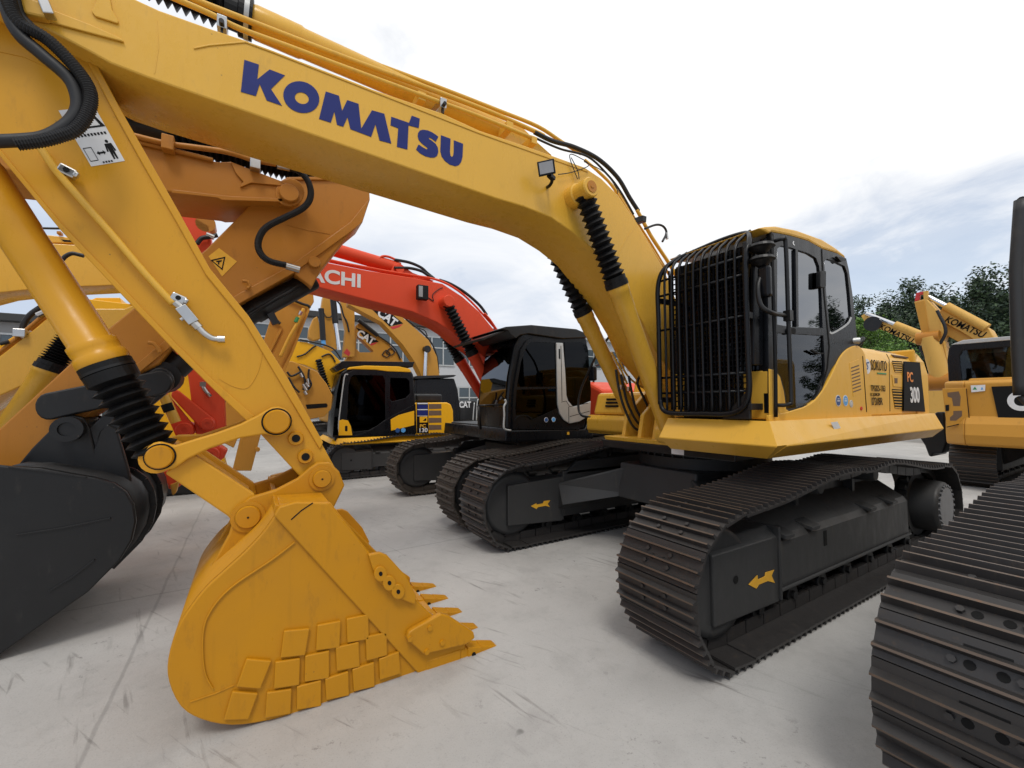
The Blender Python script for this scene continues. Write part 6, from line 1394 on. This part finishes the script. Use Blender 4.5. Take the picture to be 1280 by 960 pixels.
# ================================================================== TREES
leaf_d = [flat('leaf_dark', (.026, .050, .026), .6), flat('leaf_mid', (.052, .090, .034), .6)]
leaf_l = [flat('leaf_bright', (.13, .25, .03), .55), flat('leaf_bright_deep', (.07, .16, .025), .55)]  # two leaf greens, dealt out at random over the crown
bark = flat('bark', (.08, .06, .045), .9)
def tree_mesh(seed, h, rad, n, size, mats, base=.18, conic=.6):
    rnd = random.Random(seed); b = MB(); tw = MB()
    tw.tube(cr([(0, 0, 0), (rnd.uniform(-.1, .1), 0, h*.4), (rnd.uniform(-.2, .2), rnd.uniform(-.2, .2), h*.92)], 4), lambda t: .16*(1-t*.85)*h/7, 8)
    clumps = []
    nb = 26
    for k in range(nb):
        t = base+(1-base)*(k+.5)/nb; z = h*t; rr = rad*(1-conic*t)*rnd.uniform(.55, 1.15)
        a = rnd.uniform(0, 6.28)+k*2.4; e = Vector((math.cos(a)*rr, math.sin(a)*rr, z+rnd.uniform(-.1, .35)*rad))
        tw.tube([(0, 0, z-rad*.35), tuple(e*.55+Vector((0, 0, (z-rad*.2)*.45))), tuple(e)], lambda t: .035*(1-t*.8)*h/7, 5)
        for j in range(3):
            f = (.45, .75, 1.0)[j]; c = Vector((e.x*f, e.y*f, z-rad*.1+(e.z-z)*f))
            clumps.append((c+Vector((rnd.gauss(0, .12), rnd.gauss(0, .12), rnd.gauss(0, .12)))*rad, rad*rnd.uniform(.16, .34)))
    clumps.append((Vector((0, 0, h*.95)), rad*.2)); clumps.append((Vector((0, 0, h*1.02)), rad*.1))
    for i in range(n):
        c, r_ = clumps[rnd.randrange(len(clumps))]
        d = Vector((rnd.gauss(0, 1), rnd.gauss(0, 1), rnd.gauss(0, .8))); d = d.normalized()*r_*rnd.random()**.45
        p = c+d; u = Vector((rnd.gauss(0, 1), rnd.gauss(0, 1), rnd.gauss(0, .6))).normalized(); v = u.cross(Vector((rnd.gauss(0, 1), rnd.gauss(0, 1), rnd.gauss(0, 1)))).normalized()
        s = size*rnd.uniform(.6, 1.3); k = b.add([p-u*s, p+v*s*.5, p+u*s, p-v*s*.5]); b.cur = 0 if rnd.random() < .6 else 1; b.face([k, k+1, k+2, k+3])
    return b, tw
TM = {}
def tree(kind, x, y, h, label, seed, grp):
    if (kind, seed) not in TM:
        b, tw = tree_mesh(seed, 7., 2.15 if kind == 'dark' else 2.2, 9500, .085, leaf_d if kind == 'dark' else leaf_l, conic=.82 if kind == 'dark' else .35)
        t = thing('tree', label, 'tree', (x, y, 0), grp)
        t1 = tw.build('trunk', bark, t); c = b.build('crown', leaf_d if kind == 'dark' else leaf_l, t)
        for o in (t1, c): o.matrix_parent_inverse = Matrix.Identity(4)
        TM[(kind, seed)] = t
    else:
        s = TM[(kind, seed)]; t = s.copy(); COL.objects.link(t); t.location = (x, y, 0)
        for ch in s.children: c = ch.copy(); COL.objects.link(c); c.parent = t
        t['label'] = label
    t.scale = (h/7,)*3; t.rotation_euler = (0, 0, seed*1.3+x)
    return t
G1 = 'dark trees lining the far edge of the yard'
def at_px(px, dist):   # ground position in the direction of a photo column
    d = _w+_r*((px-640)/F); d.z = 0; d.normalize(); return CAM.x+d.x*dist, CAM.y+d.y*dist
rows = [(1078, 46, 8.8), (1094, 45, 8.3), (1112, 50, 9.9), (1128, 48, 9.5), (1143, 52, 10.2), (1160, 46, 9.0), (1178, 44, 8.6), (1196, 43, 8.4), (1212, 48, 8.8), (1228, 40, 8.2), (1246, 45, 7.2), (1264, 40, 8.2), (1284, 38, 8.6), (1310, 40, 8.5), (1060, 52, 6.3)]
rows += [(px+9, dd+7, hh*1.0) for px, dd, hh in rows]
for i, (px_, dd, hh) in enumerate(rows):
    hh *= (1.06, .90, 1.0, .84, 1.1)[i % 5]; x, y = at_px(px_, dd)
    tree('dark', x, y, hh, 'dark leafy tree in the row standing behind the yard at the right', 3+i % 4, G1)
for i, (px_, dd, hh) in enumerate([(1078, 30, 5.9), (1092, 31, 5.4), (1105, 32, 4.8), (1118, 33, 4.0)]):
    x, y = at_px(px_, dd); tree('light', x, y, hh, 'bright green bushy tree peeping over the engine cover marked SOKUTO', 11+i % 2, 'bright green bushes behind the engine cover')
# trees behind the viewer, mirrored in the cab windows
for i in range(9):
    tree('dark', -38-4.*(i % 3), 10+4.8*i, 8.3+(i*37 % 5)*.6, 'dark leafy tree in the row beyond the near side of the yard', 3+i % 4, 'dark trees on the near side of the yard')
# ------------------------------------------------------------------ ground
m, nt, p = newmat('concrete')
P0 = pos(nt)
def nz(scale, detail, sc3=(1, 1, 1), rot=(0, 0, 0), rough=.6):
    n = nd(nt, 'ShaderNodeTexNoise', i_Scale=scale, i_Detail=detail, i_Roughness=rough); v = pos(nt, (1, 1, 1), rot)
    mp = nt.nodes.new('ShaderNodeMapping'); nt.links.new(v, mp.inputs[0]); mp.inputs['Scale'].default_value = sc3; nt.links.new(mp.outputs[0], n.inputs[0]); return n.outputs[0]
base = mixc(nt, ramp(nt, nz(.55, 7), .35, .68), (.38, .37, .355), (.48, .468, .45))
base = mixc(nt, ramp(nt, nz(2.6, 9, rough=.7), .50, .70, 0, .5), base, (.30, .29, .28))
base = mixc(nt, ramp(nt, nz(14, 6, rough=.75), .55, .75, 0, .35), base, (.24, .235, .23))
base = mixc(nt, ramp(nt, nz(120, 3), .58, .72, 0, .5), base, (.18, .175, .17))
# scuffs dragged by the tracks
msk = ramp(nt, nz(1.1, 4), .46, .58)
for sc3, rot in (((14, .9, 1), (0, 0, R(-30))), ((10, .7, 1), (0, 0, R(-12)))):
    s1 = ramp(nt, nz(1.7, 4, sc3, rot, .6), .60, .70)
    mm = nt.nodes.new('ShaderNodeMath'); mm.operation = 'MULTIPLY'; nt.links.new(s1, mm.inputs[0]); nt.links.new(msk, mm.inputs[1])
    m2 = nt.nodes.new('ShaderNodeMath'); m2.operation = 'MULTIPLY'; nt.links.new(mm.outputs[0], m2.inputs[0]); m2.inputs[1].default_value = .5
    base = mixc(nt, m2.outputs[0], base, (.11, .10, .09))
# dark drips and grit in clusters
cl = ramp(nt, nz(.8, 5), .50, .60); sp_ = ramp(nt, nz(9, 4, (1, 1, 1), (0, 0, 0), .8), .60, .66)
mc_ = nt.nodes.new('ShaderNodeMath'); mc_.operation = 'MULTIPLY'; nt.links.new(cl, mc_.inputs[0]); nt.links.new(sp_, mc_.inputs[1])
base = mixc(nt, mc_.outputs[0], base, (.24, .23, .22))
sp3 = ramp(nt, nz(5, 2, (1, 1, 1), (0, 0, 0), .5), .76, .79, 0, .6); base = mixc(nt, sp3, base, (.09, .085, .08))
# poured slabs: saw-cut joints
sp = nt.nodes.new('ShaderNodeSeparateXYZ'); nt.links.new(P0, sp.inputs[0])
wob = ramp(nt, nz(3., 4), 0, 1, -.02, .02)
def joint(axis, off, step, w):
    def mth(op, a, b_=None, c=None):
        n = nt.nodes.new('ShaderNodeMath'); n.operation = op
        for k, v in enumerate((a, b_, c)):
            if v is None: continue
            if isinstance(v, (int, float)): n.inputs[k].default_value = v
            else: nt.links.new(v, n.inputs[k])
        return n.outputs[0]
    v = mth('ADD', mth('ADD', sp.outputs[axis], wob), -off+step*200)
    v = mth('ABSOLUTE', mth('ADD', mth('MODULO', v, step), -step/2))
    return ramp(nt, v, step/2-w, step/2-w*.4, 0, .35)
base = mixc(nt, joint(1, -1.72, 4.6, .016), base, (.13, .125, .12))
base = mixc(nt, joint(0, -.9, 6.0, .014), base, (.15, .145, .14))
nt.links.new(base, p.inputs['Base Color'])
nt.links.new(ramp(nt, nz(1.8, 6), .35, .7, .45, .8), p.inputs['Roughness'])
bb = nd(nt, 'ShaderNodeBump', i_Strength=.25, i_Distance=.01); nt.links.new(nz(40, 8, rough=.7), bb.inputs['Height']); nt.links.new(bb.outputs[0], p.inputs['Normal'])
g = MB(); g.v = [Vector(v) for v in ((-600, -600, 0), (600, -600, 0), (600, 600, 0), (-600, 600, 0))]; g.f = [[0, 1, 2, 3]]; g.sm = [False]; g.mi = [0]
go = g.build('ground', m); go['kind'] = 'structure'; go['label'] = 'pale grey concrete yard with scuffs and saw-cut joints'
# ------------------------------------------------------------------ world and light
w = bpy.data.worlds.new('World'); sc.world = w; w.use_nodes = True; nt = w.node_tree; nt.nodes.clear()
out = nt.nodes.new('ShaderNodeOutputWorld')
SUN_EL, SUN_AZ = R(58), R(62)     # azimuth measured from +x towards +y
sky = nt.nodes.new('ShaderNodeTexSky'); sky.sky_type = 'NISHITA'; sky.sun_disc = False; sky.sun_elevation = SUN_EL; sky.sun_rotation = R(90)-SUN_AZ
bg1 = nt.nodes.new('ShaderNodeBackground'); bg1.inputs[1].default_value = .12; nt.links.new(sky.outputs[0], bg1.inputs[0])
tc = nt.nodes.new('ShaderNodeTexCoord'); sep = nt.nodes.new('ShaderNodeSeparateXYZ'); nt.links.new(tc.outputs['Generated'], sep.inputs[0])
# project the direction on a cloud deck: xy / (z + k)
ad = nt.nodes.new('ShaderNodeMath'); ad.operation = 'ADD'; nt.links.new(sep.outputs[2], ad.inputs[0]); ad.inputs[1].default_value = .16
mxn = nt.nodes.new('ShaderNodeMath'); mxn.operation = 'MAXIMUM'; nt.links.new(ad.outputs[0], mxn.inputs[0]); mxn.inputs[1].default_value = .03
dv = []
for k in (0, 1):
    m_ = nt.nodes.new('ShaderNodeMath'); m_.operation = 'DIVIDE'; nt.links.new(sep.outputs[k], m_.inputs[0]); nt.links.new(mxn.outputs[0], m_.inputs[1]); dv.append(m_)
cmb = nt.nodes.new('ShaderNodeCombineXYZ'); nt.links.new(dv[0].outputs[0], cmb.inputs[0]); nt.links.new(dv[1].outputs[0], cmb.inputs[1])
def cl_noise(scale, detail, loc, rough=.55, dist=.4):
    mp = nt.nodes.new('ShaderNodeMapping'); nt.links.new(cmb.outputs[0], mp.inputs[0]); mp.inputs['Location'].default_value = loc; mp.inputs['Scale'].default_value = (1, 1, 1)
    n_ = nt.nodes.new('ShaderNodeTexNoise'); n_.inputs['Scale'].default_value = scale; n_.inputs['Detail'].default_value = detail; n_.inputs['Roughness'].default_value = rough; n_.inputs['Distortion'].default_value = dist
    nt.links.new(mp.outputs[0], n_.inputs[0]); return n_.outputs[0]
nb_ = cl_noise(1.1, 8, (1.3, 2.2, 0), .58, .6); nc_ = cl_noise(.45, 5, (5.2, 1.4, 0), .5, .3)
def dotdir(v):
    n_ = nt.nodes.new('ShaderNodeVectorMath'); n_.operation = 'DOT_PRODUCT'; nt.links.new(tc.outputs['Generated'], n_.inputs[0]); n_.inputs[1].default_value = v; return n_.outputs['Value']
def mth(op, a, b_=None, c=None):
    n = nt.nodes.new('ShaderNodeMath'); n.operation = op
    for k, v in enumerate((a, b_, c)):
        if v is None: continue
        if isinstance(v, (int, float)): n.inputs[k].default_value = v
        else: nt.links.new(v, n.inputs[k])
    return n.outputs[0]
# thin high cloud with breaks low over the yard's far right corner
brk = Q(1075, 340, y=-200) if False else Vector((-.95, -.28, .12)).normalized()
br_ = ramp(nt, dotdir(tuple(brk)), .93, .99, 0, .36)
thick_ = mth('SUBTRACT', mth('MULTIPLY_ADD', nb_, .55, mth('MULTIPLY', nc_, .45)), br_)
ns_ = cl_noise(3.4, 9, (0, 0, 0), .6, .5)
mask = ramp(nt, mth('MULTIPLY_ADD', mth('SUBTRACT', ns_, .5), .55, thick_), .14, .40, .50, 1)
elev = sep.outputs[2]
# cloud base: greyer near the horizon on the far left, bright overhead and to the right
g_ = mth('ADD', mth('MULTIPLY', elev, .92), mth('MULTIPLY_ADD', nb_, .95, -.46))
g_ = mth('ADD', g_, mth('MULTIPLY', sep.outputs[0], -.30))
ccol = mixc(nt, ramp(nt, g_, .14, .60, 0, 1), (.62, .71, .86), (1.12, 1.12, 1.12))
bg2 = nt.nodes.new('ShaderNodeBackground'); nt.links.new(ccol, bg2.inputs[0]); bg2.inputs[1].default_value = .97
bg1.inputs[1].default_value = .15
ms = nt.nodes.new('ShaderNodeMixShader'); nt.links.new(mask, ms.inputs[0]); nt.links.new(bg1.outputs[0], ms.inputs[1]); nt.links.new(bg2.outputs[0], ms.inputs[2])
nt.links.new(ms.outputs[0], out.inputs[0])
ld = bpy.data.lights.new('sun', 'SUN'); ld.energy = 1.35; ld.angle = R(16); ld.color = (1, .96, .90)
so = bpy.data.objects.new('sun', ld); COL.objects.link(so)
sd = Vector((math.cos(SUN_EL)*math.cos(SUN_AZ), math.cos(SUN_EL)*math.sin(SUN_AZ), math.sin(SUN_EL)))
so.rotation_euler = sd.to_track_quat('Z', 'Y').to_euler(); so.location = (0, 0, 30)
sc.view_settings.view_transform = 'Standard'; sc.view_settings.look = 'None'; sc.view_settings.gamma = 1; sc.view_settings.exposure = 0
sc.cycles.max_bounces = 6; sc.cycles.transparent_max_bounces = 12
